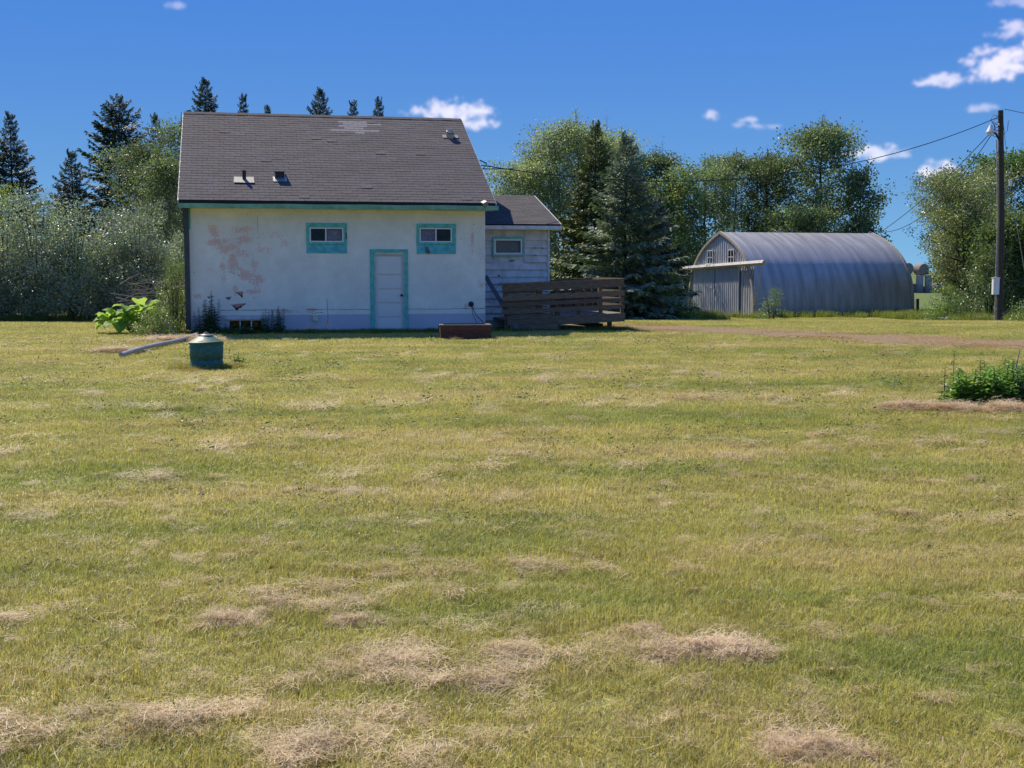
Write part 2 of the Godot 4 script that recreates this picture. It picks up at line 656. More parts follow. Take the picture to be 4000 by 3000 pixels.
func make_track():
	# worn earth track passing in front of the metal shed
	var st := tool()
	var r := RandomNumberGenerator.new()
	r.seed = 3
	var last := []
	for i in 130:
		var x := -4.0 + i * 0.22
		var row := []
		var lo := 0.0
		var hi := 0.0
		var found := false
		var d := 20.0
		while d < 50.0:
			if in_track(x, -d) > 0.34 + 0.8 * fine.get_noise_2d(x * 0.7, d * 0.9):
				if not found:
					lo = d
					found = true
				hi = d
			d += 0.1
		for k in 5:
			var dd := lerpf(lo, hi, k / 4.0)
			row.append(Vector3(x, terrain(x, -dd) + 0.006, -dd))
		if last.size():
			for k in 4:
				quad(st, last[k + 1], row[k + 1], row[k], last[k])
		last = row
	var o := part("dirt_track", st, mats["mud"], self)
	tag(o, "brown worn dirt track in front of the metal shed", "", "", "structure")


# ---------------------------------------------------------------- house

func wall_panel(st: SurfaceTool, x0: float, x1: float, y0: float, y1: float, z: float, thick: float, holes: Array, uw: float, uh: float):
	var cx := [x0, x1]
	var cy := [y0, y1]
	for hole in holes:
		cx.append(hole[0])
		cx.append(hole[2])
		cy.append(hole[1])
		cy.append(hole[3])
	cx.sort()
	cy.sort()
	for i in cx.size() - 1:
		for j in cy.size() - 1:
			var a: float = cx[i]
			var b: float = cx[i + 1]
			var c: float = cy[j]
			var d: float = cy[j + 1]
			if b - a < 0.0001 or d - c < 0.0001:
				continue
			var mx := (a + b) * 0.5
			var my := (c + d) * 0.5
			var open := false
			for hole in holes:
				if mx > hole[0] and mx < hole[2] and my > hole[1] and my < hole[3]:
					open = true
			if open:
				continue
			var uv := [Vector2(a / uw, 1.0 - d / uh), Vector2(b / uw, 1.0 - d / uh), Vector2(b / uw, 1.0 - c / uh), Vector2(a / uw, 1.0 - c / uh)]
			quad(st, Vector3(a, d, z), Vector3(b, d, z), Vector3(b, c, z), Vector3(a, c, z), uv)
			quad(st, Vector3(b, d, z - thick), Vector3(a, d, z - thick), Vector3(a, c, z - thick), Vector3(b, c, z - thick), uv)
	for hole in holes:
		var a := Vector3(hole[0], hole[1], z)
		var b := Vector3(hole[2], hole[3], z)
		var t := Vector3(0, 0, -thick)
		var tl := Vector3(a.x, b.y, z)
		var br := Vector3(b.x, a.y, z)
		var u := Vector2(hole[0] / uw, 1.0 - hole[1] / uh)
		var uv := [u, u, u, u]
		quad(st, a, a + t, br + t, br, uv)
		quad(st, tl, b, b + t, tl + t, uv)
		quad(st, a, tl, tl + t, a + t, uv)
		quad(st, br, br + t, b + t, b, uv)


func frame_bars(st: SurfaceTool, x0: float, x1: float, y0: float, y1: float, z: float, w: float, t: float):
	box2(st, Vector3(x0, y1 - w, z), Vector3(x1, y1, z + t))
	box2(st, Vector3(x0, y0, z), Vector3(x1, y0 + w, z + t))
	box2(st, Vector3(x0, y0 + w, z), Vector3(x0 + w, y1 - w, z + t))
	box2(st, Vector3(x1 - w, y0 + w, z), Vector3(x1, y1 - w, z + t))


func window(house: Node3D, label: String, x0: float, x1: float, y0: float, y1: float, z: float, splits: Array, drapes: Array, bar_w := 0.032):
	var st := tool()
	frame_bars(st, x0, x1, y0, y1, z - 0.05, bar_w, 0.065)
	var win := part("window", st, mats["white_metal"], house)
	win.set_meta("label", label)
	var xs := [x0 + bar_w]
	for s in splits:
		st = tool()
		box2(st, Vector3(s - bar_w * 0.5, y0 + bar_w, z - 0.045), Vector3(s + bar_w * 0.5, y1 - bar_w, z + 0.010))
		part("mullion", st, mats["white_metal"], win)
		xs.append(s - bar_w * 0.5)
		xs.append(s + bar_w * 0.5)
	xs.append(x1 - bar_w)
	for i in range(0, xs.size(), 2):
		st = tool()
		box2(st, Vector3(xs[i], y0 + bar_w, z - 0.030), Vector3(xs[i + 1], y1 - bar_w, z - 0.024))
		part("pane", st, mats["pane_glass"], win)
		var which: String = drapes[i / 2]
		if which:
			st = tool()
			var n := 12
			for k in n:
				var a := lerpf(xs[i], xs[i + 1], float(k) / n)
				var b := lerpf(xs[i], xs[i + 1], float(k + 1) / n)
				var za := z - 0.10 - 0.006 * (k % 2)
				var zb := z - 0.10 - 0.006 * ((k + 1) % 2)
				quad(st, Vector3(a, y1, za), Vector3(b, y1, zb), Vector3(b, y0, zb), Vector3(a, y0, za))
			part("curtain", st, mats[which], win)


func shingle_mesh(w: float, len: float, sd: int) -> ArrayMesh:
	# a single asphalt tab, butt towards +z, lying on y = 0, a little warped
	var r := RandomNumberGenerator.new()
	r.seed = sd
	var st := tool()
	var t := 0.008
	var l := r.randf_range(0.0, 0.003)
	var q := r.randf_range(0.0, 0.003)
	var a := Vector3(-w / 2, 0.003, -len)
	var b := Vector3(w / 2, 0.003, -len)
	var c := Vector3(w / 2, t + l, r.randf_range(-0.003, 0.002))
	var d := Vector3(-w / 2, t + q, r.randf_range(-0.003, 0.002))
	quad(st, a, b, c, d)
	quad(st, d, c, Vector3(c.x, 0, c.z), Vector3(d.x, 0, d.z))
	quad(st, b, Vector3(b.x, 0, b.z), Vector3(c.x, 0, c.z), c)
	quad(st, a, d, Vector3(d.x, 0, d.z), Vector3(a.x, 0, a.z))
	return done(st, null)


func roof_slope(house: Node3D, called: String, x0: float, x1: float, eave: Vector2, ridge: Vector2, rows: int, single_rows: int, patches: bool):
	# eave and ridge: (z, y) in house axes; returns the roof part with its shingles
	var run := Vector2(ridge.x - eave.x, ridge.y - eave.y)
	var len := run.length()
	var tilt := atan2(run.y, -run.x)
	var st := tool()
	# two slabs meeting at the ridge
	var thick := 0.09
	for side in [1, -1]:
		var ez: float = eave.x if side == 1 else 2.0 * ridge.x - eave.x
		var p := [Vector3(x0, eave.y, ez), Vector3(x1, eave.y, ez), Vector3(x1, ridge.y, ridge.x), Vector3(x0, ridge.y, ridge.x)]
		var dn := Vector3(0, -thick, 0)
		if side == 1:
			quad(st, p[3], p[2], p[1], p[0])
			quad(st, p[0] + dn, p[1] + dn, p[2] + dn, p[3] + dn)
			quad(st, p[0], p[1], p[1] + dn, p[0] + dn)
			quad(st, p[1], p[2], p[2] + dn, p[1] + dn)
			quad(st, p[3], p[0], p[0] + dn, p[3] + dn)
		else:
			quad(st, p[0], p[1], p[2], p[3])
			quad(st, p[3] + dn, p[2] + dn, p[1] + dn, p[0] + dn)
			quad(st, p[1], p[0], p[0] + dn, p[1] + dn)
			quad(st, p[2], p[1], p[1] + dn, p[2] + dn)
			quad(st, p[0], p[3], p[3] + dn, p[0] + dn)
	var roof := part(called, st, mats["roof_deck"], house)
	var tab := 0.285
	var step := len / rows
	var variants := []
	for i in 3:
		variants.append(shingle_mesh(tab - 0.006, step * 1.25, 50 + i))
	var turn := Basis(Vector3.RIGHT, tilt)
	var many := []
	var tint := PackedColorArray()
	var along := Vector3(0, run.y, run.x) / len
	var wave := FastNoiseLite.new()
	wave.seed = 40
	wave.frequency = 0.5
	for row in rows:
		var s := row * step
		var shift := tab * (0.5 if row % 2 else 0.0) + rnd(-0.02, 0.02)
		var x := x0 - shift + tab * 0.5
		while x < x1 + tab * 0.5:
			var left := maxf(x - tab * 0.5, x0 - 0.012)
			var right := minf(x + tab * 0.5, x1 + 0.012)
			var w := right - left
			if w > 0.03:
				var at := Vector3((left + right) * 0.5, eave.y, eave.x) + along * (s - 0.02 + 0.016 * wave.get_noise_2d(x * 0.5, s * 1.5)) + turn * Vector3(0, 0.003 + rnd(0.0, 0.0015), 0)
				var b := turn * Basis(Vector3.UP, rnd(-0.003, 0.003)) * Basis.from_scale(Vector3(w / tab, rnd(0.9, 1.15) + (0.9 if rng.randf() < 0.012 else 0.0), 1.0))
				var u := (left + right) * 0.5
				var t := s / len
				var grey := false
				if patches:
					var k := rows - 1 - row
					var spans := {2: [4.05, 5.05], 3: [4.2, 5.3], 4: [4.05, 5.15], 5: [4.2, 4.85], 6: [4.05, 5.2], 7: [4.65, 5.0]}
					if spans.has(k) and u > spans[k][0] and u < spans[k][1]:
						grey = true
				if grey or row < single_rows:
					var o := shape("shingle", variants[rng.randi() % 3], roof, mats["shingle_patch"] if grey else mats["shingle_%d" % (rng.randi() % 5)])
					o.transform = Transform3D(b, at)
				else:
					many.append(Transform3D(b, at))
					var v := rnd(0.088, 0.120) * (1.0 + 0.25 * patchy.get_noise_2d(u * 2.0, s * 6.0))
					tint.append(Color(v * 1.05, v * rnd(0.90, 0.96), v * rnd(0.93, 1.04)))
			x += tab
	var mesh: ArrayMesh = variants[0].duplicate()
	mesh.surface_set_material(0, mats["shingle_many"])
	multi("shingle", mesh, many, tint, roof)
	# ridge caps
	st = tool()
	var n := int((x1 - x0) / 0.3)
	for i in n:
		var a := lerpf(x0, x1, float(i) / n)
		var b := lerpf(x0, x1, float(i + 1) / n)
		var y := ridge.y + 0.028 + 0.004 * (i % 2)
		for side in [1.0, -1.0]:
			var p0 := Vector3(a, y, ridge.x)
			var p1 := Vector3(b, y, ridge.x)
			var dz := 0.14
			var q0 := Vector3(a, y - dz * tan(tilt) - 0.004, ridge.x + dz * side)
			var q1 := Vector3(b, y - dz * tan(tilt) - 0.004, ridge.x + dz * side)
			if side > 0.0:
				quad(st, p0, p1, q1, q0)
			else:
				quad(st, p1, p0, q0, q1)
	part("ridge_cap", st, mats["shingle_1"], roof)
	return roof


func make_house():
	var h := thing("house", "white stuccoed house with peeling paint, teal trim and grey shingled roof", "house", HOUSE_AT, HOUSE_YAW)
	var back := -2.0 * RIDGE_W
	var ridge_y := EAVE + (RIDGE_W + 0.448) * PITCH
	var wins := [[3.05, 2.385, 3.93, 2.765], [5.95, 2.395, 6.82, 2.775], [4.739, -0.1, 5.528, 2.09], [0.93, 0.03, 1.80, 0.37]]
	var st := tool()
	wall_panel(st, 0.0, WALL_W, -0.3, 3.56, 0.0, 0.22, wins, WALL_W, 3.55)
	var sm := mat("stucco", Color.WHITE, 0.95)
	var simg := stucco_image()
	sm.albedo_texture = ImageTexture.create_from_image(simg)
	sm.heightmap_enabled = true
	sm.heightmap_scale = 0.8
	sm.heightmap_texture = sm.albedo_texture
	part("front_wall", st, sm, h)
	for x in [0.0, WALL_W]:
		st = tool()
		var o := 0.0 if x == 0.0 else -0.22
		var pts := [Vector3(x + o, -0.3, -0.22), Vector3(x + o, 3.45, -0.22), Vector3(x + o, ridge_y - 0.12, -RIDGE_W), Vector3(x + o, 3.45, back + 0.22), Vector3(x + o, -0.3, back + 0.22)]
		var t := Vector3(0.22, 0, 0)
		for k in range(1, 4):
			tri(st, pts[0], pts[k], pts[k + 1])
			tri(st, pts[0] + t, pts[k + 1] + t, pts[k] + t)
		for k in 5:
			quad(st, pts[k], pts[k] + t, pts[(k + 1) % 5] + t, pts[(k + 1) % 5])
		part("gable_wall", st, mats["stucco_side"], h)
	st = tool()
	box2(st, Vector3(0, -0.3, back), Vector3(WALL_W, 3.45, back + 0.217))
	part("back_wall", st, mats["stucco_side"], h)
	st = tool()
	box2(st, Vector3(0.23, 0.42, back + 0.23), Vector3(WALL_W - 0.23, 0.50, -0.24))
	box2(st, Vector3(0.23, -0.30, -3.0), Vector3(WALL_W - 0.23, 0.415, -2.9))
	box2(st, Vector3(0.23, 0.55, -3.0), Vector3(WALL_W - 0.23, 3.3, -2.9))
	box2(st, Vector3(0.23, -0.10, back + 0.23), Vector3(WALL_W - 0.23, 0.022, -0.24))
	part("inner_partition", st, mats["room_plaster"], h)

	roof_slope(h, "roof", -0.241, WALL_W + 0.195, Vector2(0.448, EAVE), Vector2(-RIDGE_W, ridge_y), 36, 9, true)
	# pale edging along the right rake, dark board behind the gutter, soffit
	st = tool()
	for x in [-0.262, WALL_W + 0.198]:
		for side in [1.0, -1.0]:
			var a := Vector3(x + 0.01, EAVE - 0.075, -RIDGE_W + side * (RIDGE_W + 0.448))
			var b := Vector3(x + 0.01, ridge_y - 0.075, -RIDGE_W)
			bar(st, a, b, 0.13, 0.024, Vector3.RIGHT)
	part("rake_board", st, mats["white_paint"], h)
	st = tool()
	box2(st, Vector3(-0.23, EAVE - 0.19, 0.40), Vector3(WALL_W + 0.18, EAVE - 0.092, 0.425))
	part("fascia", st, mats["dark_timber"], h)
	st = tool()
	box2(st, Vector3(-0.23, EAVE - 0.19, 0.003), Vector3(WALL_W + 0.18, EAVE - 0.17, 0.398))
	part("soffit", st, mats["white_paint"], h)
	# gutter: an open trough that sags slightly to the left
	st = tool()
	var gx0 := -0.25
	var gx1 := WALL_W + 0.26
	for k in 12:
		var a := lerpf(gx0, gx1, k / 12.0)
		var b := lerpf(gx0, gx1, (k + 1) / 12.0)
		var ya := EAVE - 0.075 - 0.02 * (1.0 - k / 12.0) + 0.006 * sin(k * 2.1)
		var yb := EAVE - 0.075 - 0.02 * (1.0 - (k + 1) / 12.0) + 0.006 * sin((k + 1) * 2.1)
		var o := [Vector2(0.43, 0.0), Vector2(0.43, -0.11), Vector2(0.52, -0.115), Vector2(0.545, -0.04), Vector2(0.55, 0.0), Vector2(0.536, 0.0), Vector2(0.53, -0.04), Vector2(0.508, -0.10), Vector2(0.44, -0.10), Vector2(0.44, 0.0)]
		for i in o.size():
			var p: Vector2 = o[i]
			var q: Vector2 = o[(i + 1) % o.size()]
			quad(st, Vector3(a, ya + p.y, p.x), Vector3(a, ya + q.y, q.x), Vector3(b, yb + q.y, q.x), Vector3(b, yb + p.y, p.x))
	part("gutter", st, mats["gutter_green"], h)
	st = tool()
	box(st, Vector3(7.62, EAVE - 0.03, 0.50), Vector3(0.12, 0.15, 0.16), Basis.from_euler(Vector3(0.3, 0.3, 0.5)))
	part("gutter_outlet", st, mats["old_tin"], h)
	# downspout at the left corner and its teal corner board
	st = tool()
	box2(st, Vector3(-0.135, 0.12, 0.02), Vector3(-0.012, 2.70, 0.14))
	box2(st, Vector3(-0.155, 2.70, 0.0), Vector3(-0.012, 3.24, 0.12))
	part("downspout", st, mats["downspout"], h)
	st = tool()
	box2(st, Vector3(-0.03, 2.70, 0.002), Vector3(0.03, 3.24, 0.022))
	part("corner_board", st, mats["teal_paint"], h)
	st = tool()
	box2(st, Vector3(-0.035, 0.1, 0.005), Vector3(0.012, 2.69, 0.018))
	part("corner_board", st, mats["white_paint"], h)

	# upper windows with teal boards round them
	var casings := [[2.96, 4.023, 2.095, 2.881, 3.05, 3.93, 2.385, 2.765], [5.864, 6.931, 2.088, 2.885, 5.95, 6.82, 2.395, 2.775]]
	for c in casings:
		st = tool()
		box2(st, Vector3(c[0], c[7], 0.002), Vector3(c[1], c[3], 0.030))
		box2(st, Vector3(c[0], c[6] - 0.05, 0.002), Vector3(c[4], c[7], 0.028))
		box2(st, Vector3(c[5], c[6] - 0.05, 0.002), Vector3(c[1], c[7], 0.028))
		box2(st, Vector3(c[4] - 0.02, c[6] - 0.052, 0.002), Vector3(c[5] + 0.02, c[6], 0.045))
		part("window_casing", st, mats["teal_paint"], h)
		st = tool()
		box2(st, Vector3(c[0] + 0.005, c[2], 0.002), Vector3(c[1] - 0.005, c[6] - 0.054, 0.018))
		part("window_apron", st, mats["teal_apron"], h)
	st = tool()
	box2(st, Vector3(3.975, 2.47, 0.029), Vector3(4.02, 2.64, 0.033))
	box2(st, Vector3(6.10, 2.12, 0.019), Vector3(6.19, 2.27, 0.022))
	box2(st, Vector3(6.14, 2.09, 0.019), Vector3(6.22, 2.19, 0.0215))
	part("bare_patch", st, mats["grey_wood"], h)
	window(h, "left sliding window with a dark left half", 3.05, 3.93, 2.385, 2.765, 0.012, [3.47], ["", "curtain_lilac"])
	window(h, "right sliding window with a lilac curtain on the left", 5.95, 6.82, 2.395, 2.775, 0.012, [6.39], ["curtain_lilac", ""])
	# basement window under a wide lintel
	window(h, "basement window with three dark panes behind weeds", 0.93, 1.80, 0.03, 0.37, -0.06, [1.23, 1.52], ["", "", ""], 0.028)
	st = tool()
	box2(st, Vector3(0.80, 0.372, 0.002), Vector3(1.92, 0.465, 0.030))
	part("lintel", st, mats["stucco_side"], h)

	# door
	st = tool()
	var dx0 := 4.62
	var dx1 := 5.63
	box2(st, Vector3(dx0, 2.115, 0.002), Vector3(dx1, 2.205, 0.030))
	box2(st, Vector3(dx0, -0.05, 0.002), Vector3(4.737, 2.113, 0.028))
	box2(st, Vector3(5.530, -0.05, 0.002), Vector3(dx1, 2.113, 0.028))
	part("door_casing", st, mats["teal_paint"], h)
	st = tool()
	box2(st, Vector3(4.739, 2.052, -0.12), Vector3(5.528, 2.09, -0.01))
	box2(st, Vector3(4.739, -0.05, -0.12), Vector3(4.765, 2.050, -0.01))
	box2(st, Vector3(5.502, -0.05, -0.12), Vector3(5.528, 2.050, -0.01))
	part("door_jamb", st, mats["white_paint"], h)
	st = tool()
	box2(st, Vector3(4.770, 0.0, -0.095), Vector3(5.497, 2.045, -0.060))
	var door := part("door", st, mats["door_paint"], h)
	# five wide panels separated by grooves
	var cuts := [0.03, 0.405, 0.785, 1.155, 1.535, 2.02]
	for i in 5:
		st = tool()
		box2(st, Vector3(4.815, cuts[i] + 0.013, -0.0598), Vector3(5.452, cuts[i + 1] - 0.013, -0.030))
		part("door_panel", st, mats["door_paint"], door)
	st = tool()
	box2(st, Vector3(4.772, 0.002, -0.0597), Vector3(4.808, 2.043, -0.029))
	box2(st, Vector3(5.459, 0.002, -0.0597), Vector3(5.495, 2.043, -0.029))
	part("stile", st, mats["door_paint"], door)
	st = tool()
	lathe(st, [Vector2(0.0, 0.0), Vector2(0.018, 0.0), Vector2(0.018, 0.03), Vector2(0.034, 0.045), Vector2(0.034, 0.07), Vector2(0.0, 0.082)], 12)
	var knob := part("door_knob", st, mats["black_iron"], door)
	knob.position = Vector3(5.455, 0.985, -0.045)
	knob.rotation.x = PI / 2

	# small fittings on the front wall
	st = tool()
	box2(st, Vector3(3.10, 0.33, 0.002), Vector3(3.24, 0.475, 0.075))
	box2(st, Vector3(3.09, 0.455, 0.003), Vector3(3.25, 0.485, 0.085))
	part("outlet_box", st, mats["cream_plastic"], h)
	st = tool()
	lathe(st, [Vector2(0.0, 0.0), Vector2(0.075, 0.0), Vector2(0.07, 0.03), Vector2(0.04, 0.035), Vector2(0.036, 0.09), Vector2(0.0, 0.09)], 16)
	var flange := part("pipe_flange", st, mats["black_iron"], h)
	flange.position = Vector3(7.34, 0.74, 0.002)
	flange.rotation.x = PI / 2
	st = tool()
	tube(st, [Vector3(7.345, 0.71, 0.07), Vector3(7.40, 0.45, 0.40), Vector3(7.50, 0.30, 0.80), Vector3(7.52, 0.18, 1.25)], [0.011], 5)
	tube(st, [Vector3(7.345, 0.71, 0.06), Vector3(7.345, 0.45, 0.25), Vector3(7.36, 0.28, 0.7), Vector3(7.34, 0.18, 1.2)], [0.008], 5)
	part("water_line", st, mats["wire_black"], h)

	roof_fittings(h)
	annex(h)


func on_roof(u: float, w: float) -> Vector3:
	return Vector3(u, EAVE + (w + 0.448) * PITCH + 0.02, -w)


func roof_fittings(h: Node3D):
	var tilt := atan(PITCH)
	var turn := Basis(Vector3.RIGHT, tilt)
	var st := tool()
	# soil pipe on a ragged tin flashing
	for s in [[-0.13, 0.0, 0.26, 0.36], [0.0, 0.04, 0.16, 0.30], [0.15, 0.0, 0.22, 0.37]]:
		box(st, on_roof(1.40 + s[0], 0.60) + turn * Vector3(0, 0.016 + absf(s[0]) * 0.02, s[1]), Vector3(s[2], 0.006, s[3]), turn * Basis(Vector3.UP, s[0] * 0.3))
	var vent := part("roof_flashing", st, mats["old_tin"], h)
	st = tool()
	tube(st, [on_roof(1.41, 0.62) - Vector3(0, 0.05, 0), on_roof(1.405, 0.62) + Vector3(0, 0.25, 0)], [0.05, 0.048], 12)
	part("soil_pipe", st, mats["black_iron"], vent)
	# boxed attic vent, open downhill
	st = tool()
	var c := on_roof(2.33, 0.70)
	box(st, c + Vector3(0, 0.205, -0.16), Vector3(0.30, 0.016, 0.36))
	box(st, c + Vector3(-0.125, 0.10, -0.16), Vector3(0.012, 0.194, 0.30))
	box(st, c + Vector3(0.125, 0.10, -0.16), Vector3(0.012, 0.194, 0.30))
	box(st, c + turn * Vector3(0, 0.008, 0.02), Vector3(0.36, 0.008, 0.30), turn)
	var av := part("attic_vent", st, mats["tin"], h)
	st = tool()
	box(st, c + Vector3(0, 0.10, -0.05), Vector3(0.236, 0.19, 0.01))
	part("vent_screen", st, mats["black_iron"], av)
	# chimney collar near the ridge at the right
	st = tool()
	var f := on_roof(7.38, 3.54)
	box(st, f + turn * Vector3(0, 0.014, 0.02), Vector3(0.46, 0.006, 0.22), turn)
	var cf := part("roof_flashing", st, mats["old_tin"], h)
	st = tool()
	for k in 16:
		pass
	lathe(st, [Vector2(0.15, -0.05), Vector2(0.115, 0.10), Vector2(0.125, 0.17), Vector2(0.105, 0.175), Vector2(0.085, 0.12), Vector2(0.0, 0.10)], 18)
	var collar := part("chimney_collar", st, mats["tin"], cf)
	collar.position = f + Vector3(0.0, 0.0, 0.0)
	collar.rotation.x = 0.45


func annex(h: Node3D):
	var z := -1.2
	var x0 := WALL_W - 0.05
	var x1 := 9.80
	var top := 2.80
	var deep := 6.4
	var slope := 0.30
	var st := tool()
	var win := [[8.215, 2.095, 9.02, 2.525]]
	wall_panel(st, x0, x1, -0.3, top + 0.05, z - 0.02, 0.15, win, 2.0, 2.0)
	box2(st, Vector3(x1 - 0.15, -0.3, z - deep), Vector3(x1, top + 0.05, z - 0.175))
	box2(st, Vector3(x0, -0.3, z - deep - 0.15), Vector3(x1, top + 0.05, z - deep - 0.002))
	var w := part("annex_wall", st, mats["siding_paint"], h)
	# lapped boards, each one cut round the window
	var y := 0.235
	var k := 0
	var lines := [-0.1, 0.235, 0.44, 0.64, 0.855, 1.06, 1.26, 1.46, 1.66, 1.865, 2.07, 2.275, 2.48, 2.80]
	for i in lines.size() - 1:
		var a: float = lines[i]
		var b: float = lines[i + 1]
		var spans := [[x0 + 0.02, x1]]
		if b > 2.06 and a < 2.53:
			spans = [[x0 + 0.02, 8.16], [9.09, x1]]
		for s in spans:
			st = tool()
			var p := [Vector3(s[0], b + 0.012, z - 0.015), Vector3(s[1], b + 0.012, z - 0.015), Vector3(s[1], a + 0.012, z + 0.030), Vector3(s[0], a + 0.012, z + 0.030)]
			quad(st, p[0], p[1], p[2], p[3])
			quad(st, p[3], p[2], Vector3(s[1], a + 0.006, z - 0.018), Vector3(s[0], a + 0.006, z - 0.018))
			quad(st, p[1], Vector3(s[1], b + 0.015, z - 0.018), Vector3(s[1], a + 0.006, z - 0.018), p[2])
			quad(st, Vector3(s[0], b + 0.015, z - 0.018), p[0], p[3], Vector3(s[0], a + 0.006, z - 0.018))
			part("siding_board", st, mats["siding_paint"], w)
	st = tool()
	box2(st, Vector3(x1 - 0.05, 0.0, z + 0.005), Vector3(x1 + 0.012, top, z + 0.040))
	part("corner_board", st, mats["white_paint"], h)
	# flaked paint
	st = tool()
	for s in [[8.72, 1.92, 0.13, 0.03], [9.60, 2.275, 0.07, 0.025], [9.4, 2.28, 0.05, 0.02], [8.35, 1.50, 0.05, 0.06], [8.60, 1.275, 0.12, 0.05], [8.86, 1.275, 0.10, 0.06], [9.12, 1.27, 0.08, 0.03], [9.35, 1.28, 0.12, 0.04], [8.4, 1.27, 0.06, 0.05], [9.4, 2.07, 0.07, 0.02]]:
		box(st, Vector3(s[0], s[1], z + 0.026), Vector3(s[2], s[3], 0.012), Basis(Vector3.BACK, s[2] * 2.0 - 0.15))
	part("bare_patch", st, mats["grey_wood"], h)
	window(h, "annex window with drawn grey curtains", 8.215, 9.02, 2.095, 2.525, z + 0.032, [], ["curtain_grey"], 0.045)
	st = tool()
	frame_bars(st, 8.165, 9.075, 2.04, 2.57, z + 0.0, 0.048, 0.060)
	part("window_casing", st, mats["teal_paint"], h)

	var ez := z + 0.30
	var ey := 2.93
	var rz := z - 2.95
	var ry := ey + (ez - rz) * slope
	var st2 := tool()
	var roof := MeshInstance3D.new()
	var ax1 := 10.06
	for side in [1, -1]:
		var bz: float = ez if side == 1 else 2.0 * rz - ez
		var p := [Vector3(x0, ey, bz), Vector3(ax1, ey, bz), Vector3(ax1, ry, rz), Vector3(x0, ry, rz)]
		var dn := Vector3(0, -0.08, 0)
		if side == 1:
			quad(st2, p[3], p[2], p[1], p[0])
			quad(st2, p[0] + dn, p[1] + dn, p[2] + dn, p[3] + dn)
			quad(st2, p[0], p[1], p[1] + dn, p[0] + dn)
			quad(st2, p[1], p[2], p[2] + dn, p[1] + dn)
		else:
			quad(st2, p[0], p[1], p[2], p[3])
			quad(st2, p[3] + dn, p[2] + dn, p[1] + dn, p[0] + dn)
			quad(st2, p[2], p[1], p[1] + dn, p[2] + dn)
	roof.mesh = done(st2, mats["roof_deck"])
	put(roof, "annex_roof", h)
	var rows := 24
	var len := Vector2(ez - rz, ry - ey).length()
	var tilt := atan(slope)
	var turn := Basis(Vector3.RIGHT, tilt)
	var many := []
	var tint := PackedColorArray()
	var mesh: ArrayMesh = shingle_mesh(0.279, len / rows * 1.25, 70)
	mesh.surface_set_material(0, mats["shingle_many"])
	for row in rows:
		var x := x0 + (0.14 if row % 2 else 0.0)
		while x < ax1 - 0.02:
			var ww := minf(0.285, ax1 + 0.01 - x)
			many.append(Transform3D(turn * Basis.from_scale(Vector3(ww / 0.285, rnd(0.9, 1.15), 1)), Vector3(x + ww * 0.5, ey + row * len / rows * sin(tilt), ez - row * len / rows * cos(tilt)) + turn * Vector3(0, 0.004, 0.015)))
			var v := rnd(0.070, 0.105)
			tint.append(Color(v * 1.02, v * 0.94, v * rnd(0.95, 1.05)))
			x += 0.285
	multi("shingle", mesh, many, tint, roof)
	st = tool()
	box2(st, Vector3(x0 + 0.05, ey - 0.15, ez - 0.02), Vector3(ax1 + 0.02, ey - 0.155 + 0.11, ez + 0.075))
	part("annex_gutter", st, mats["white_paint"], h)
	st = tool()
	box2(st, Vector3(x0 + 0.05, ey - 0.16, z + 0.002), Vector3(ax1 - 0.01, ey - 0.14, ez - 0.024))
	part("soffit", st, mats["white_paint"], h)
	st = tool()
	bar(st, Vector3(ax1 + 0.012, ey - 0.045, ez), Vector3(ax1 + 0.012, ry - 0.045, rz), 0.12, 0.02, Vector3.RIGHT)
	part("rake_board", st, mats["white_paint"], h)
	st = tool()
	var gp := [Vector3(x1 - 0.05, top, z - 0.1), Vector3(x1 - 0.05, ry - 0.1, rz), Vector3(x1 - 0.05, top, z - deep)]
	tri(st, gp[0], gp[1], gp[2])
	tri(st, gp[0], gp[2], gp[1])
	part("annex_gable", st, mats["siding_paint"], h)


func house_point(u: float, y: float, z: float) -> Vector3:
	return HOUSE_AT + Basis(Vector3.UP, HOUSE_YAW) * Vector3(u, y, z)


# ---------------------------------------------------------------- deck

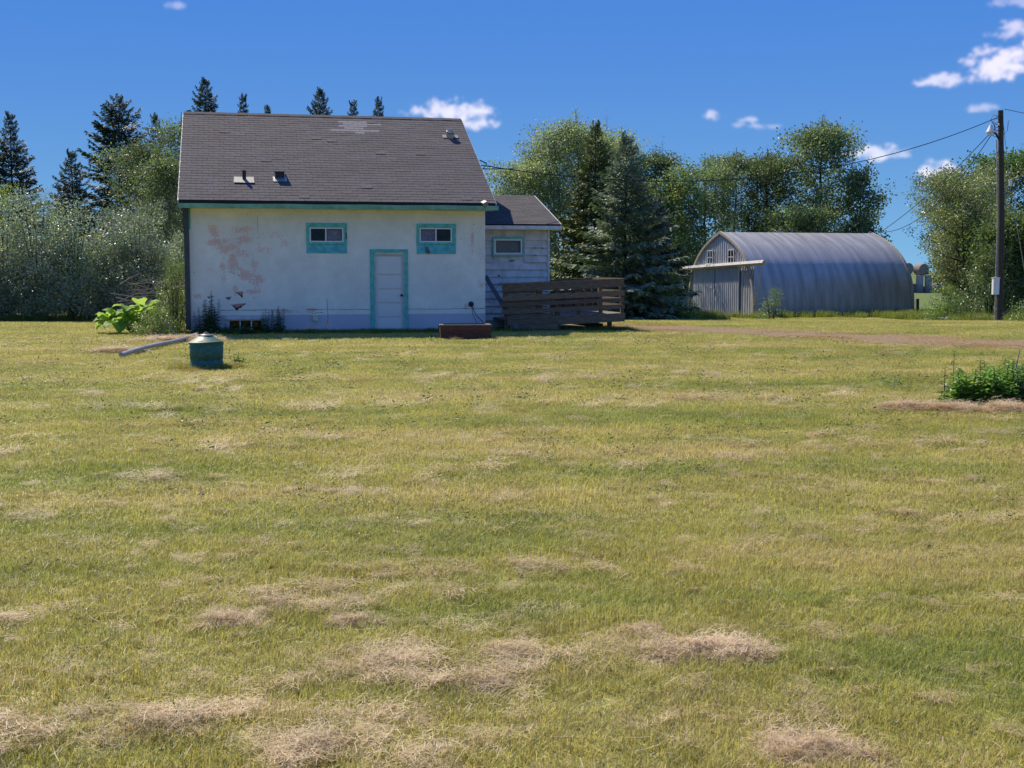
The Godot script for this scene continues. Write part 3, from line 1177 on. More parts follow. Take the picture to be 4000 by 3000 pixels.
func make_deck():
	var d := thing("deck", "brown wooden deck with board railings, tilting up to the right beside the annex", "deck", house_point(8.2, 0.0, 0.2), HOUSE_YAW)
	d.rotation = Vector3(0, HOUSE_YAW, 0)
	d.basis = Basis(Vector3.UP, HOUSE_YAW) * Basis(Vector3.BACK, 0.040)
	var L := 3.42
	var back := -2.9
	var fl := 0.345
	var st := tool()
	# rim, joists
	box2(st, Vector3(0.95, fl - 0.235, -0.045), Vector3(L, fl - 0.028, 0.0))
	part("rim_board", st, mats["deck_wood_2"], d)
	st = tool()
	box2(st, Vector3(L - 0.042, fl - 0.235, back), Vector3(L, fl - 0.028, -0.048))
	part("rim_board", st, mats["deck_wood_0"], d)
	st = tool()
	box2(st, Vector3(1.2, fl - 0.24, -1.5), Vector3(L - 0.2, fl - 0.03, -1.44))
	box2(st, Vector3(1.2, fl - 0.24, back), Vector3(L - 0.046, fl - 0.03, back + 0.05))
	part("joist", st, mats["deck_wood_1"], d)
	st = tool()
	bar(st, Vector3(1.9, fl - 0.17, -0.75), Vector3(3.0, fl - 0.37, -0.75), 0.14, 0.05)
	part("beam", st, mats["deck_wood_1"], d)
	# floor boards running across
	var n := 20
	for k in n:
		var z0 := lerpf(0.015, back, float(k) / n)
		var z1 := lerpf(0.015, back, float(k + 1) / n) + 0.008
		var x0 := 0.0
		if z0 < -1.3:
			x0 = 1.75
		st = tool()
		box2(st, Vector3(x0, fl - 0.027, z1), Vector3(L + 0.01, fl + rnd(-0.002, 0.003), z0))
		part("floor_board", st, mats["deck_floor"], d)
	# front railing: top board with a cap, four boards below
	var rows := [[0.00 + 0.115, 0.125], [0.245 + 0.07, 0.105], [0.475, 0.150], [0.725, 0.190]]
	var f := 0
	for rw in rows:
		st = tool()
		box2(st, Vector3(-0.02 + rnd(-0.06, 0.02), fl + rw[0], 0.0 + rnd(0.0, 0.006)), Vector3(L + rnd(-0.01, 0.01), fl + rw[0] + rw[1], 0.038))
		part("rail_board", st, mats["deck_wood_%d" % (f % 4)], d)
		f += 1
	st = tool()
	box2(st, Vector3(-0.06, fl + 0.917, -0.08), Vector3(L + 0.03, fl + 0.955, 0.05))
	part("rail_cap", st, mats["deck_wood_2"], d)
	# closed-in left part: boards behind the gaps and a skirt to the ground
	for k in 10:
		st = tool()
		var y0 := -0.28 + k * 0.142
		box2(st, Vector3(0.02 + 0.018 * (10 - k) + rnd(-0.02, 0.02), y0, -0.048 - 0.001 * (k % 3)), Vector3(0.94 + rnd(-0.03, 0.03) + (0.5 if k % 3 == 1 else 0.0), y0 + 0.132, -0.012))
		part("side_board", st, mats["deck_wood_%d" % (k % 4)], d)
	for k in 3:
		st = tool()
		var y0 := fl - 0.50 + k * 0.155
		box2(st, Vector3(0.30 - 0.10 * k, y0, 0.003), Vector3(1.50 + rnd(-0.02, 0.02), y0 + 0.146, 0.036))
		part("skirt_board", st, mats["deck_wood_%d" % ((k + 1) % 4)], d)
	# posts on the inner face
	for p in [[0.05, 0.10], [0.96, 0.16], [1.47, 0.12], [2.10, 0.09], [2.72, 0.09], [3.33, 0.09]]:
		st = tool()
		box2(st, Vector3(p[0], fl - (0.45 if p[0] < 1.5 else 0.02), -0.135), Vector3(p[0] + p[1], fl + 0.915, -0.052))
		part("post", st, mats["deck_wood_%d" % (rng.randi() % 4)], d)
	# right and rear railings
	for rw in rows:
		st = tool()
		box2(st, Vector3(L - 0.036, fl + rw[0], back), Vector3(L, fl + rw[0] + rw[1], -0.05))
		part("rail_board", st, mats["deck_wood_%d" % (f % 4)], d)
		f += 1
		st = tool()
		box2(st, Vector3(1.78, fl + rw[0], back + 0.002), Vector3(L - 0.04, fl + rw[0] + rw[1], back + 0.04))
		part("rail_board", st, mats["deck_wood_%d" % (f % 4)], d)
		f += 1
	st = tool()
	box2(st, Vector3(1.75, fl + 0.917, back - 0.03), Vector3(L + 0.03, fl + 0.955, back + 0.10))
	box2(st, Vector3(L - 0.09, fl + 0.9172, back + 0.102), Vector3(L + 0.028, fl + 0.9545, -0.083))
	part("rail_cap", st, mats["deck_wood_3"], d)
	for x in [1.85, 2.15, 2.45, 2.76, 3.06, 3.30]:
		st = tool()
		box2(st, Vector3(x, fl, back + 0.045), Vector3(x + 0.085, fl + 0.915, back + 0.12))
		part("post", st, mats["deck_wood_%d" % (rng.randi() % 4)], d)
	# legs
	for p in [[3.02, -0.28], [3.02, -2.6], [1.62, -0.6], [1.9, -2.6]]:
		st = tool()
		box2(st, Vector3(p[0], -0.35, p[1] - 0.1), Vector3(p[0] + 0.11, fl - 0.03, p[1]))
		part("leg", st, mats["deck_wood_%d" % (rng.randi() % 4)], d)

	st = tool()
	bar(st, house_point(7.80, 1.50, -0.35), house_point(8.60, -0.02, 0.32), 0.11, 0.035, Vector3(0.3, 0, 1))
	tag(part("leaning_plank", st, mats["plank_blue"], self), "long grey plank leaning between house corner and deck", "plank")
	st = tool()
	bar(st, house_point(8.55, 0.0, 0.36), house_point(8.95, 0.20, 0.30), 0.03, 0.02)
	tag(part("loose_stick", st, mats["grey_wood"], self), "thin stick propped against the deck skirt", "stick")


# ---------------------------------------------------------------- metal shed

func arch(k: float) -> Vector2:
	# half profile of the gothic arch, k from 0 (ground) to 1 (ridge): (offset from the middle, height)
	var p := [Vector2(4.0, 0.0), Vector2(4.0, 0.65), Vector2(3.90, 1.24), Vector2(3.70, 1.86), Vector2(3.29, 2.5), Vector2(2.80, 2.96), Vector2(2.17, 3.38), Vector2(1.55, 3.67), Vector2(0.9, 3.92), Vector2(0.0, 4.2)]
	var f := k * (p.size() - 1)
	var i := mini(int(f), p.size() - 2)
	var t := f - i
	var a: Vector2 = p[maxi(i - 1, 0)]
	var b: Vector2 = p[i]
	var c: Vector2 = p[i + 1]
	var d: Vector2 = p[mini(i + 2, p.size() - 1)]
	return b.cubic_interpolate(c, a, d, t)


func arch_height(off: float) -> float:
	var best := 0.0
	var lo := 0.0
	var hi := 1.0
	for i in 24:
		var mid := (lo + hi) * 0.5
		if arch(mid).x > absf(off):
			lo = mid
		else:
			hi = mid
	return arch(lo).y


func ribbed(st: SurfaceTool, z0: float, z1: float, bottom: float, x: float, depth: float, pitch: float, top_at: Callable):
	# corrugated sheet in the plane x = const facing -x, between z0 and z1
	var n := int(round((z1 - z0) / pitch))
	var prof := [[0.0, 0.0], [0.70, 0.0], [0.78, 1.0], [0.92, 1.0], [1.0, 0.0]]
	for k in n:
		for i in 4:
			var za: float = z0 + (k + prof[i][0]) * (z1 - z0) / n
			var zb: float = z0 + (k + prof[i + 1][0]) * (z1 - z0) / n
			var xa: float = x - depth * prof[i][1]
			var xb: float = x - depth * prof[i + 1][1]
			quad(st, Vector3(xa, top_at.call(za), za), Vector3(xb, top_at.call(zb), zb), Vector3(xb, bottom, zb), Vector3(xa, bottom, za))


func make_barn():
	var yaw := deg_to_rad(15.0)
	var L := 8.6
	var corner := Vector3(11.73, terrain(11.73, -62.0), -62.0)
	var origin := corner + Basis(Vector3.UP, yaw) * Vector3(0, 0, -4.0)
	origin.y = -0.56
	var b := thing("metal_shed", "grey galvanised shed with a pointed arched roof and sliding doors", "shed", origin, yaw)
	# curved sheets, each a panel with a raised lap
	var n := 20
	var seg := 26
	for k in n:
		var x0 := L * k / n
		var x1 := L * (k + 1) / n
		var st := tool()
		for side in [1.0, -1.0]:
			for i in seg:
				var a := arch(float(i) / seg)
				var c := arch(float(i + 1) / seg)
				var na := Vector2(a.y - c.y, c.x - a.x)
				var nrm := Vector3(0, absf(c.x - a.x) + 0.0001, (c.y - a.y) * side).normalized()
				var lift := nrm * 0.004
				var pa := Vector3(0, a.y, a.x * side)
				var pc := Vector3(0, c.y, c.x * side)
				var xs := [x0, x0 + 0.012, x0 + 0.028, x0 + 0.040, x1]
				var up := [0.0, 1.0, 1.0, 0.0, 0.0]
				for j in 4:
					var p0: Vector3 = pa + Vector3(xs[j], 0, 0) + lift * up[j]
					var p1: Vector3 = pc + Vector3(xs[j], 0, 0) + lift * up[j]
					var p2: Vector3 = pc + Vector3(xs[j + 1], 0, 0) + lift * up[j + 1]
					var p3: Vector3 = pa + Vector3(xs[j + 1], 0, 0) + lift * up[j + 1]
					st.set_smooth_group(j)
					if side > 0.0:
						quad(st, p0, p1, p2, p3)
					else:
						quad(st, p3, p2, p1, p0)
		part("roof_panel", st, mats["galvanised"], b)
	var st := tool()
	for x in [-0.10, L - 0.02]:
		st = tool()
		for side in [1.0, -1.0]:
			for i in seg:
				var a := arch(float(i) / seg)
				var c := arch(float(i + 1) / seg)
				var o := Vector2(1.012, 1.008)
				var p0 := Vector3(x, a.y * o.y + 0.01, a.x * o.x * side)
				var p1 := Vector3(x, c.y * o.y + 0.01, c.x * o.x * side)
				var t := Vector3(0.13, 0, 0)
				var q0 := Vector3(x, a.y * 0.985 - 0.02, a.x * 0.975 * side)
				var q1 := Vector3(x, c.y * 0.985 - 0.02, c.x * 0.975 * side)
				if side > 0.0:
					quad(st, p0, p1, p1 + t, p0 + t)
					quad(st, p1, p0, q0, q1)
					quad(st, q1, q0, q0 + t, q1 + t)
				else:
					quad(st, p1, p0, p0 + t, p1 + t)
					quad(st, p0, p1, q1, q0)
					quad(st, q0, q1, q1 + t, q0 + t)
		part("edge_trim", st, mats["barn_trim"], b)
	# front wall of ribbed sheet above and beside the doors
	st = tool()
	var top := func(z): return arch_height(clampf(z, -3.98, 3.98))
	var below := func(_z): return 2.62
	for zr in [[-3.95, -1.62], [-0.94, 0.94], [1.62, 3.95]]:
		ribbed(st, zr[0], zr[1], 2.42, 0.02, 0.03, 0.26, top)
	for zr in [[-1.62, -0.94], [0.94, 1.62]]:
		ribbed(st, zr[0], zr[1], 2.42, 0.02, 0.03, 0.26, below)
		ribbed(st, zr[0], zr[1], 3.25, 0.02, 0.03, 0.26, top)
	var side_top := func(z): return minf(2.42, arch_height(clampf(z, -3.99, 3.99)))
	ribbed(st, 2.35, 3.97, 0.0, 0.02, 0.03, 0.26, side_top)
	ribbed(st, -3.97, -3.35, 0.0, 0.02, 0.03, 0.26, side_top)
	var fw := part("front_wall", st, mats["galvanised_wall"], b)
	st = tool()
	for side in [1.0, -1.0]:
		for i in seg:
			var a := arch(float(i) / seg)
			var c := arch(float(i + 1) / seg)
			if side > 0.0:
				tri(st, Vector3(L - 0.01, 0, 0), Vector3(L - 0.01, a.y, a.x), Vector3(L - 0.01, c.y, c.x))
			else:
				tri(st, Vector3(L - 0.01, 0, 0), Vector3(L - 0.01, c.y, -c.x), Vector3(L - 0.01, a.y, -a.x))
	part("rear_wall", st, mats["galvanised_wall"], b)
	# two small windows with white sills
	for zc in [-1.28, 1.28]:
		st = tool()
		var y0 := 2.62
		var y1 := 3.25
		var wz := 0.36
		box2(st, Vector3(-0.05, y1, zc - wz), Vector3(-0.012, y1 + 0.05, zc + wz))
		box2(st, Vector3(-0.10, y0 - 0.09, zc - wz - 0.06), Vector3(-0.012, y0, zc + wz + 0.06))
		box2(st, Vector3(-0.05, y0, zc - wz), Vector3(-0.012, y1, zc - wz + 0.06))
		box2(st, Vector3(-0.05, y0, zc + wz - 0.06), Vector3(-0.012, y1, zc + wz))
		box2(st, Vector3(-0.045, y0, zc - 0.025), Vector3(-0.012, y1, zc + 0.025))
		box2(st, Vector3(-0.045, 2.90, zc - wz + 0.06), Vector3(-0.0125, 2.94, zc - 0.025))
		box2(st, Vector3(-0.045, 2.90, zc + 0.025), Vector3(-0.0125, 2.94, zc + wz - 0.06))
		var win := part("window", st, mats["white_paint"], b)
		win.set_meta("label", "left gable window" if zc < 0.0 else "right gable window")
		for q in [[-1.0, y0, 2.90], [-1.0, 2.94, y1], [1.0, y0, 2.90], [1.0, 2.94, y1]]:
			st = tool()
			var za: float = zc + q[0] * 0.026
			var zb: float = zc + q[0] * (wz - 0.061)
			box2(st, Vector3(-0.030, q[1], minf(za, zb)), Vector3(-0.024, q[2], maxf(za, zb)))
			part("pane", st, mats["pane_glass"], win)
	# sliding doors
	var doors := [[-3.35, -0.62], [-0.52, 2.33]]
	for dd in doors:
		st = tool()
		var dt := func(z): return 2.40
		ribbed(st, dd[0], dd[1], 0.05, -0.06, 0.025, 0.235, dt)
		box2(st, Vector3(-0.059, 0.05, dd[0]), Vector3(-0.025, 2.40, dd[1]))
		part("sliding_door", st, mats["galvanised_wall"], b)
	st = tool()
	box2(st, Vector3(-0.10, 1.20, -0.66), Vector3(-0.085, 1.28, -0.50))
	box2(st, Vector3(-0.11, 1.05, -0.59), Vector3(-0.085, 1.20, -0.55))
	box2(st, Vector3(-0.10, 1.34, -1.05), Vector3(-0.085, 1.42, -0.86))
	part("door_latch", st, mats["barn_track"], b)
	# hood over the door track, a little out of level, with braces to the ground ends
	st = tool()
	bar(st, Vector3(-0.20, 2.33, -5.9), Vector3(-0.20, 2.62, 5.4), 0.15, 0.20, Vector3(-1.0, 0.55, 0.0))
	var hood := part("track_hood", st, mats["barn_track"], b)
	st = tool()
	for k in 11:
		var z := lerpf(-5.2, 5.0, k / 10.0)
		box(st, Vector3(-0.285, lerpf(2.33, 2.62, (z + 5.9) / 11.3), z), Vector3(0.02, 0.13, 0.05))
	part("hood_bracket", st, mats["barn_trim"], hood)
	st = tool()
	box(st, Vector3(-0.2, 2.618, 5.412), Vector3(0.12, 0.08, 0.03))
	part("hood_end", st, mats["barn_trim"], hood)
	st = tool()
	tube(st, [Vector3(-0.2, 2.58, 5.2), Vector3(-0.05, 0.55, 4.05)], [0.035], 6)
	part("brace", st, mats["barn_track"], b)
	st = tool()
	tube(st, [Vector3(-0.2, 2.30, -5.3), Vector3(-0.05, 0.6, -4.1)], [0.035], 6)
	part("brace", st, mats["barn_track"], b)


# ---------------------------------------------------------------- trees

func leaf_cluster(key: String, n: int, rad: float, len: float, wid: float, m: Material, hang := 0.0) -> ArrayMesh:
	if clusters.has(key):
		return clusters[key]
	var r := RandomNumberGenerator.new()
	r.seed = hash(key)
	var v := PackedVector3Array()
	var nn := PackedVector3Array()
	var cc := PackedColorArray()
	for i in n:
		var p := Vector3(r.randfn(0, 0.46), r.randfn(0, 0.32), r.randfn(0, 0.46)) * rad
		var out := (p.normalized() + Vector3(r.randf_range(-1, 1), r.randf_range(-0.8, 1.0) - hang, r.randf_range(-1, 1)) * 0.9).normalized()
		var nrm := Vector3(r.randf_range(-1, 1), r.randf_range(0.1, 1.3), r.randf_range(-1, 1)).normalized()
		var side := out.cross(nrm).normalized()
		nrm = side.cross(out).normalized()
		var l := len * r.randf_range(0.7, 1.25)
		var w := wid * r.randf_range(0.7, 1.2) * 0.5
		var tip := p + out * l
		var mid := p + out * l * 0.45
		var a := mid + side * w + nrm * w * 0.25
		var b := mid - side * w + nrm * w * 0.25
		var k := r.randf_range(0.55, 1.0)
		var col := Color(k * r.randf_range(0.85, 1.0), k, k * r.randf_range(0.75, 1.0))
		var n1 := (tip - p).cross(a - p).normalized()
		if n1.y < 0.0:
			n1 = -n1
		var n2 := (tip - p).cross(b - p).normalized()
		if n2.y < 0.0:
			n2 = -n2
		v.append_array(PackedVector3Array([p, a, tip, p, tip, b]))
		nn.append_array(PackedVector3Array([n1, n1, n1, n2, n2, n2]))
		for q in 6:
			cc.append(col)
	var mesh := raw_mesh(v, nn, cc, m)
	clusters[key] = mesh
	return mesh


func raw_mesh(v: PackedVector3Array, nn: PackedVector3Array, cc: PackedColorArray, m: Material) -> ArrayMesh:
	# every triangle keeps the normal of its own winding
	nn = PackedVector3Array()
	nn.resize(v.size())
	for i in range(0, v.size(), 3):
		var f := (v[i + 2] - v[i]).cross(v[i + 1] - v[i]).normalized()
		nn[i] = f
		nn[i + 1] = f
		nn[i + 2] = f
	var arr := []
	arr.resize(Mesh.ARRAY_MAX)
	arr[Mesh.ARRAY_VERTEX] = v
	arr[Mesh.ARRAY_NORMAL] = nn
	arr[Mesh.ARRAY_COLOR] = cc
	var mesh := ArrayMesh.new()
	mesh.add_surface_from_arrays(Mesh.PRIMITIVE_TRIANGLES, arr)
	mesh.surface_set_material(0, m)
	return mesh


func any_turn() -> Basis:
	return Basis.from_euler(Vector3(rnd(-0.5, 0.5), rnd(0, TAU), rnd(-0.5, 0.5)))


func broadleaf(called: String, label: String, group: String, x: float, z: float, h: float, w: float, o: Dictionary) -> Node3D:
	# tapered trunk(s), limbs that reach for an uneven outline, leaf clumps along the outer limbs
	var t := thing(called, label, o.get("category", "tree"), Vector3(x, terrain(x, z), z), 0.0, group)
	var st := tool()
	var where := []
	var tint := PackedColorArray()
	var base: Color = o.get("color", Color(0.07, 0.105, 0.03)) * 2.5
	var start: float = o.get("start", 0.15)
	var trunks: int = o.get("trunks", 1)
	var limbs: int = o.get("limbs", 26)
	var size: float = o.get("clump", 0.6)
	var rise: float = o.get("rise", 0.9)
	var thick: float = o.get("thick", h * 0.012)
	var dense: int = o.get("dense", 5)
	for q in trunks:
		var a := TAU * q / trunks + rnd(-0.5, 0.5)
		var spread := 0.0 if trunks == 1 else w * 0.28
		var top_h := h * (0.94 if q == 0 else rnd(0.76, 0.92))
		var foot := Vector3(cos(a), 0, sin(a)) * spread * 0.25
		var tip := Vector3(cos(a) * spread + rnd(-0.1, 0.1), top_h, sin(a) * spread * 0.6)
		if q == 0:
			tip = Vector3(rnd(-0.15, 0.15), top_h, 0)
		var spine := []
		var radii := []
		for k in 8:
			var s := k / 7.0
			spine.append(foot.lerp(tip, s) + Vector3(rnd(-0.06, 0.06), 0, rnd(-0.06, 0.06)) * h * 0.12 * sin(s * PI) - (Vector3(0, 0.25, 0) if k == 0 else Vector3.ZERO))
			radii.append(thick * (1.0 - 0.88 * s) * (1.25 if k == 0 else 1.0))
		tube(st, spine, radii, 7)
		var count := int(limbs / trunks)
		for i in count:
			var s := lerpf(start, 0.97, (i + rnd(0.0, 0.9)) / count)
			var f := s * 7.0
			var j := mini(int(f), 6)
			var p0: Vector3 = spine[j].lerp(spine[j + 1], f - j)
			var c := (s - start) / (1.0 - start)
			var env := pow(sin(PI * clampf(0.10 + 0.86 * c, 0.0, 1.0)), 0.7) if not o.get("wide_top", false) else pow(sin(PI * clampf(0.06 + 0.72 * c, 0.0, 1.0)), 0.6)
			if o.get("cone", false):
				env = 1.15 * pow(1.0 - c, 0.75) * ss(-0.25, 0.12, c) + 0.10
			var reach := w * 0.5 * env * rnd(0.6, 1.15) / (1.0 if trunks == 1 else 1.35) + 0.15
			var az := i * 2.399 + rnd(-0.5, 0.5) + q
			var out := Vector3(cos(az), 0, sin(az))
			var up := reach * rise * rnd(0.5, 1.3) * (0.6 + 0.8 * c)
			up = minf(up, h * (0.85 if o.get("spires", 0) else 0.93) - p0.y)
			var p2 := p0 + out * reach + Vector3(0, up, 0)
			var p1 := p0.lerp(p2, 0.5) + Vector3(0, -0.12 * reach * rise, 0)
			var rr: float = maxf(0.012, thick * (1.0 - s) * 0.5)
			tube(st, [p0, p1, p2], [rr, rr * 0.6, rr * 0.15], 4, false)
			var tone := rnd(0.72, 1.30)
			for e in dense:
				var g := lerpf(0.30, 1.08, (e + rnd(0.0, 1.0)) / dense)
				var pp := p0.lerp(p1, g * 2.0) if g < 0.5 else p1.lerp(p2, g * 2.0 - 1.0)
				pp += Vector3(rnd(-1, 1), rnd(-0.6, 0.8), rnd(-1, 1)) * size * 0.55
				where.append(Transform3D(any_turn().scaled(Vector3.ONE * size * rnd(0.7, 1.25)), pp))
				var v := tone * rnd(0.85, 1.15)
				tint.append(Color(base.r * v * rnd(0.9, 1.12), base.g * v, base.b * v * rnd(0.85, 1.2)))
		# leader
		for e in int(3 + h * 0.35):
			var s := rnd(0.78, 1.0)
			var f := s * 7.0
			var j := mini(int(f), 6)
			var pp: Vector3 = spine[j].lerp(spine[j + 1], f - j) + Vector3(rnd(-1, 1), 0, rnd(-1, 1)) * size * 0.3 * (1.02 - s) * 5.0
			where.append(Transform3D(any_turn().scaled(Vector3(1, 1.3, 1) * size * rnd(0.45, 0.75)), pp))
			var v := rnd(0.8, 1.25)
			tint.append(Color(base.r * v, base.g * v, base.b * v))
	# upright shoots that give the crown its spiky outline
	for i in int(o.get("spires", 0)):
		var a := i * 2.399
		var k := sqrt((i + 0.5) / float(o["spires"]))
		var p := Vector3(cos(a) * k * w * 0.42, h * (0.84 - 0.34 * k * k) * rnd(0.93, 1.02), sin(a) * k * w * 0.30)
		var up := rnd(1.0, 2.1) * (1.25 - 0.4 * k)
		var lean := Vector3(cos(a) * 0.12 * k, 1, 0)
		tube(st, [p - lean * 0.5, p + lean * up * 0.72], [0.018, 0.004], 4, false)
		for e in 7:
			var f := e / 6.0
			where.append(Transform3D(any_turn().scaled(Vector3.ONE * size * lerpf(0.62, 0.26, f)), p + lean * up * (f * 1.05 - 0.25) + Vector3(rnd(-0.06, 0.06), 0, rnd(-0.06, 0.06))))
			var v := rnd(0.8, 1.25)
			tint.append(Color(base.r * v, base.g * v, base.b * v))
	part("trunk", st, mats[o.get("bark", "bark_dark")], t)
	multi("crown", leaf_cluster(o.get("leaf", "round_leaf"), o.get("leaves", 44), 1.0, o.get("leaf_len", 0.27), o.get("leaf_wid", 0.19), mats[o.get("leaf_mat", "leaf")], o.get("hang", 0.0)), where, tint, t)
	return t


func bough_mesh() -> ArrayMesh:
	# one spruce bough, one metre long, along +x: flat sprays of needled twigs that hang a little
	if clusters.has("bough"):
		return clusters["bough"]
	var r := RandomNumberGenerator.new()
	r.seed = 19
	var v := PackedVector3Array()
	var nn := PackedVector3Array()
	var cc := PackedColorArray()
	var n := 15
	for i in n:
		var s := 0.12 + 0.88 * i / (n - 1)
		var p := Vector3(s, -0.10 * sin(s * 2.2) + 0.10 * s * s, 0)
		for side in [-1.0, 1.0]:
			var l := (0.40 * (1.0 - s) + 0.12) * r.randf_range(0.7, 1.15)
			var dir := Vector3(0.75, r.randf_range(-0.35, 0.05), side * r.randf_range(0.55, 0.95)).normalized()
			var k := 5
			for j in k:
				var q := p + dir * l * j / k
				var d2 := (dir + Vector3(r.randf_range(-0.5, 0.7), r.randf_range(-0.75, 0.35), r.randf_range(-0.6, 0.6))).normalized()
				var len := r.randf_range(0.10, 0.19)
				var wv := d2.cross(Vector3(r.randf_range(-0.5, 0.5), 1, r.randf_range(-0.5, 0.5))).normalized() * r.randf_range(0.022, 0.036)
				var nrm := wv.cross(d2).normalized()
				if nrm.y < 0:
					nrm = -nrm
				var t := r.randf_range(0.6, 1.0)
				v.append_array(PackedVector3Array([q - wv * 0.6, q + d2 * len * 0.5 + wv, q + d2 * len, q - wv * 0.6, q + d2 * len, q + d2 * len * 0.5 - wv]))
				for e in 6:
					nn.append(nrm)
					cc.append(Color(t, t, t))
	var mesh := raw_mesh(v, nn, cc, mats["needle"])
	clusters["bough"] = mesh
	return mesh


func spruce(label: String, group: String, x: float, z: float, h: float, w: float, base: Color, o := {}) -> Node3D:
	var t := thing("spruce_tree", label, "tree", Vector3(x, terrain(x, z), z), rnd(0, TAU), group)
	var st := tool()
	tube(st, [Vector3(0, -0.3, 0), Vector3(0.03, h * 0.5, 0.02), Vector3(0, h, 0)], [h * 0.013, h * 0.007, 0.008], 7)
	part("trunk", st, mats["bark_dark"], t)
	var where := []
	var tint := PackedColorArray()
	var y: float = h * o.get("start", 0.05)
	var ragged: float = o.get("ragged", 0.25)
	while y < h * 0.985:
		var c := 1.0 - y / h
		var reach: float = w * 0.5 * pow(c, o.get("power", 0.85)) * 1.12 + 0.10
		var k := int(6 + 5 * c)
		var a0 := rnd(0, TAU)
		for i in k:
			var a := a0 + TAU * i / k + rnd(-0.25, 0.25)
			var l := reach * rnd(1.0 - ragged * 1.4, 1.0 + ragged * 0.5)
			var droop := lerpf(0.55, -0.22, c) + rnd(-0.14, 0.14)
			var b := Basis(Vector3.UP, a) * Basis(Vector3.BACK, droop) * Basis(Vector3.RIGHT, rnd(-0.3, 0.3))
			var thick := clampf(0.45 + l * 0.5, 0.5, 1.5)
			where.append(Transform3D(b * Basis.from_scale(Vector3(l, minf(thick * 1.2, 1.3), clampf(l * 0.9, 0.35, 1.5))), Vector3(0, y + rnd(-0.08, 0.08), 0)))
			var v := rnd(0.70, 1.25) * 1.8
			tint.append(Color(base.r * v * rnd(0.9, 1.1), base.g * v, base.b * v * rnd(0.9, 1.1)))
		y += 0.17 + 0.16 * c * minf(1.0, h / 10.0)
	for i in 7:
		where.append(Transform3D(Basis(Vector3.UP, rnd(0, TAU)) * Basis(Vector3.BACK, rnd(0.9, 1.4)) * Basis.from_scale(Vector3(0.42, 0.6, 0.35)), Vector3(0, h - 0.35 + rnd(-0.2, 0.1), 0)))
		tint.append(base * 1.5)
	multi("crown", bough_mesh(), where, tint, t)
	return t


func shrub(called: String, label: String, category: String, group: String, x: float, z: float, h: float, w: float, o: Dictionary) -> Node3D:
	# many stems from one foot, clumps filling an uneven dome down to the ground
	var t := thing(called, label, category, Vector3(x, terrain(x, z), z), 0.0, group)
	var st := tool()
	var where := []
	var tint := PackedColorArray()
	var base: Color = o.get("color", Color(0.09, 0.125, 0.045)) * 2.3
	var size: float = o.get("clump", 0.4)
	var stems: int = o.get("stems", 9)
	for i in stems:
		var a := i * 2.399
		var lean := rnd(0.15, 1.0)
		var tip := Vector3(cos(a) * w * 0.5 * lean, h * (1.0 - 0.35 * lean * lean) * rnd(0.85, 1.02), sin(a) * w * 0.5 * lean)
		var mid := tip * 0.5 + Vector3(0, h * 0.08, 0)
		tube(st, [Vector3(cos(a) * 0.08, -0.1, sin(a) * 0.08), mid, tip], [0.022 * h * 0.35 + 0.006, 0.016 * h * 0.3 + 0.004, 0.004], 4, false)
	var n: int = o.get("clumps", 120)
	for i in n:
		var a := rnd(0, TAU)
		var k := pow(rnd(0, 1), 0.55)
		var top := sqrt(maxf(0.02, 1.0 - k * k)) * h * (0.92 + 0.16 * sin(a * 3.0 + x))
		var y := top * pow(rnd(0.0, 1.0), 0.6)
		var p := Vector3(cos(a) * k * w * 0.5, y, sin(a) * k * w * 0.5) * rnd(0.92, 1.05)
		where.append(Transform3D(any_turn().scaled(Vector3.ONE * size * rnd(0.65, 1.2)), p))
		var v := rnd(0.7, 1.3)
		tint.append(Color(base.r * v * rnd(0.85, 1.15), base.g * v, base.b * v * rnd(0.8, 1.2)))
	# wands that stick out of the top
	for i in int(o.get("wands", 6)):
		var a := rnd(0, TAU)
		var k := rnd(0.0, 0.7)
		for e in 3:
			where.append(Transform3D(any_turn().scaled(Vector3(0.5, 0.8, 0.5) * size), Vector3(cos(a) * k * w * 0.5, h * (0.92 + 0.06 * e), sin(a) * k * w * 0.5)))
			tint.append(base)
	part("stems", st, mats[o.get("bark", "bark_dark")], t)
	multi("foliage", leaf_cluster(o.get("leaf", "narrow_leaf"), o.get("leaves", 46), 1.0, o.get("leaf_len", 0.30), o.get("leaf_wid", 0.12), mats[o.get("leaf_mat", "leaf_glossy")]), where, tint, t)
	return t


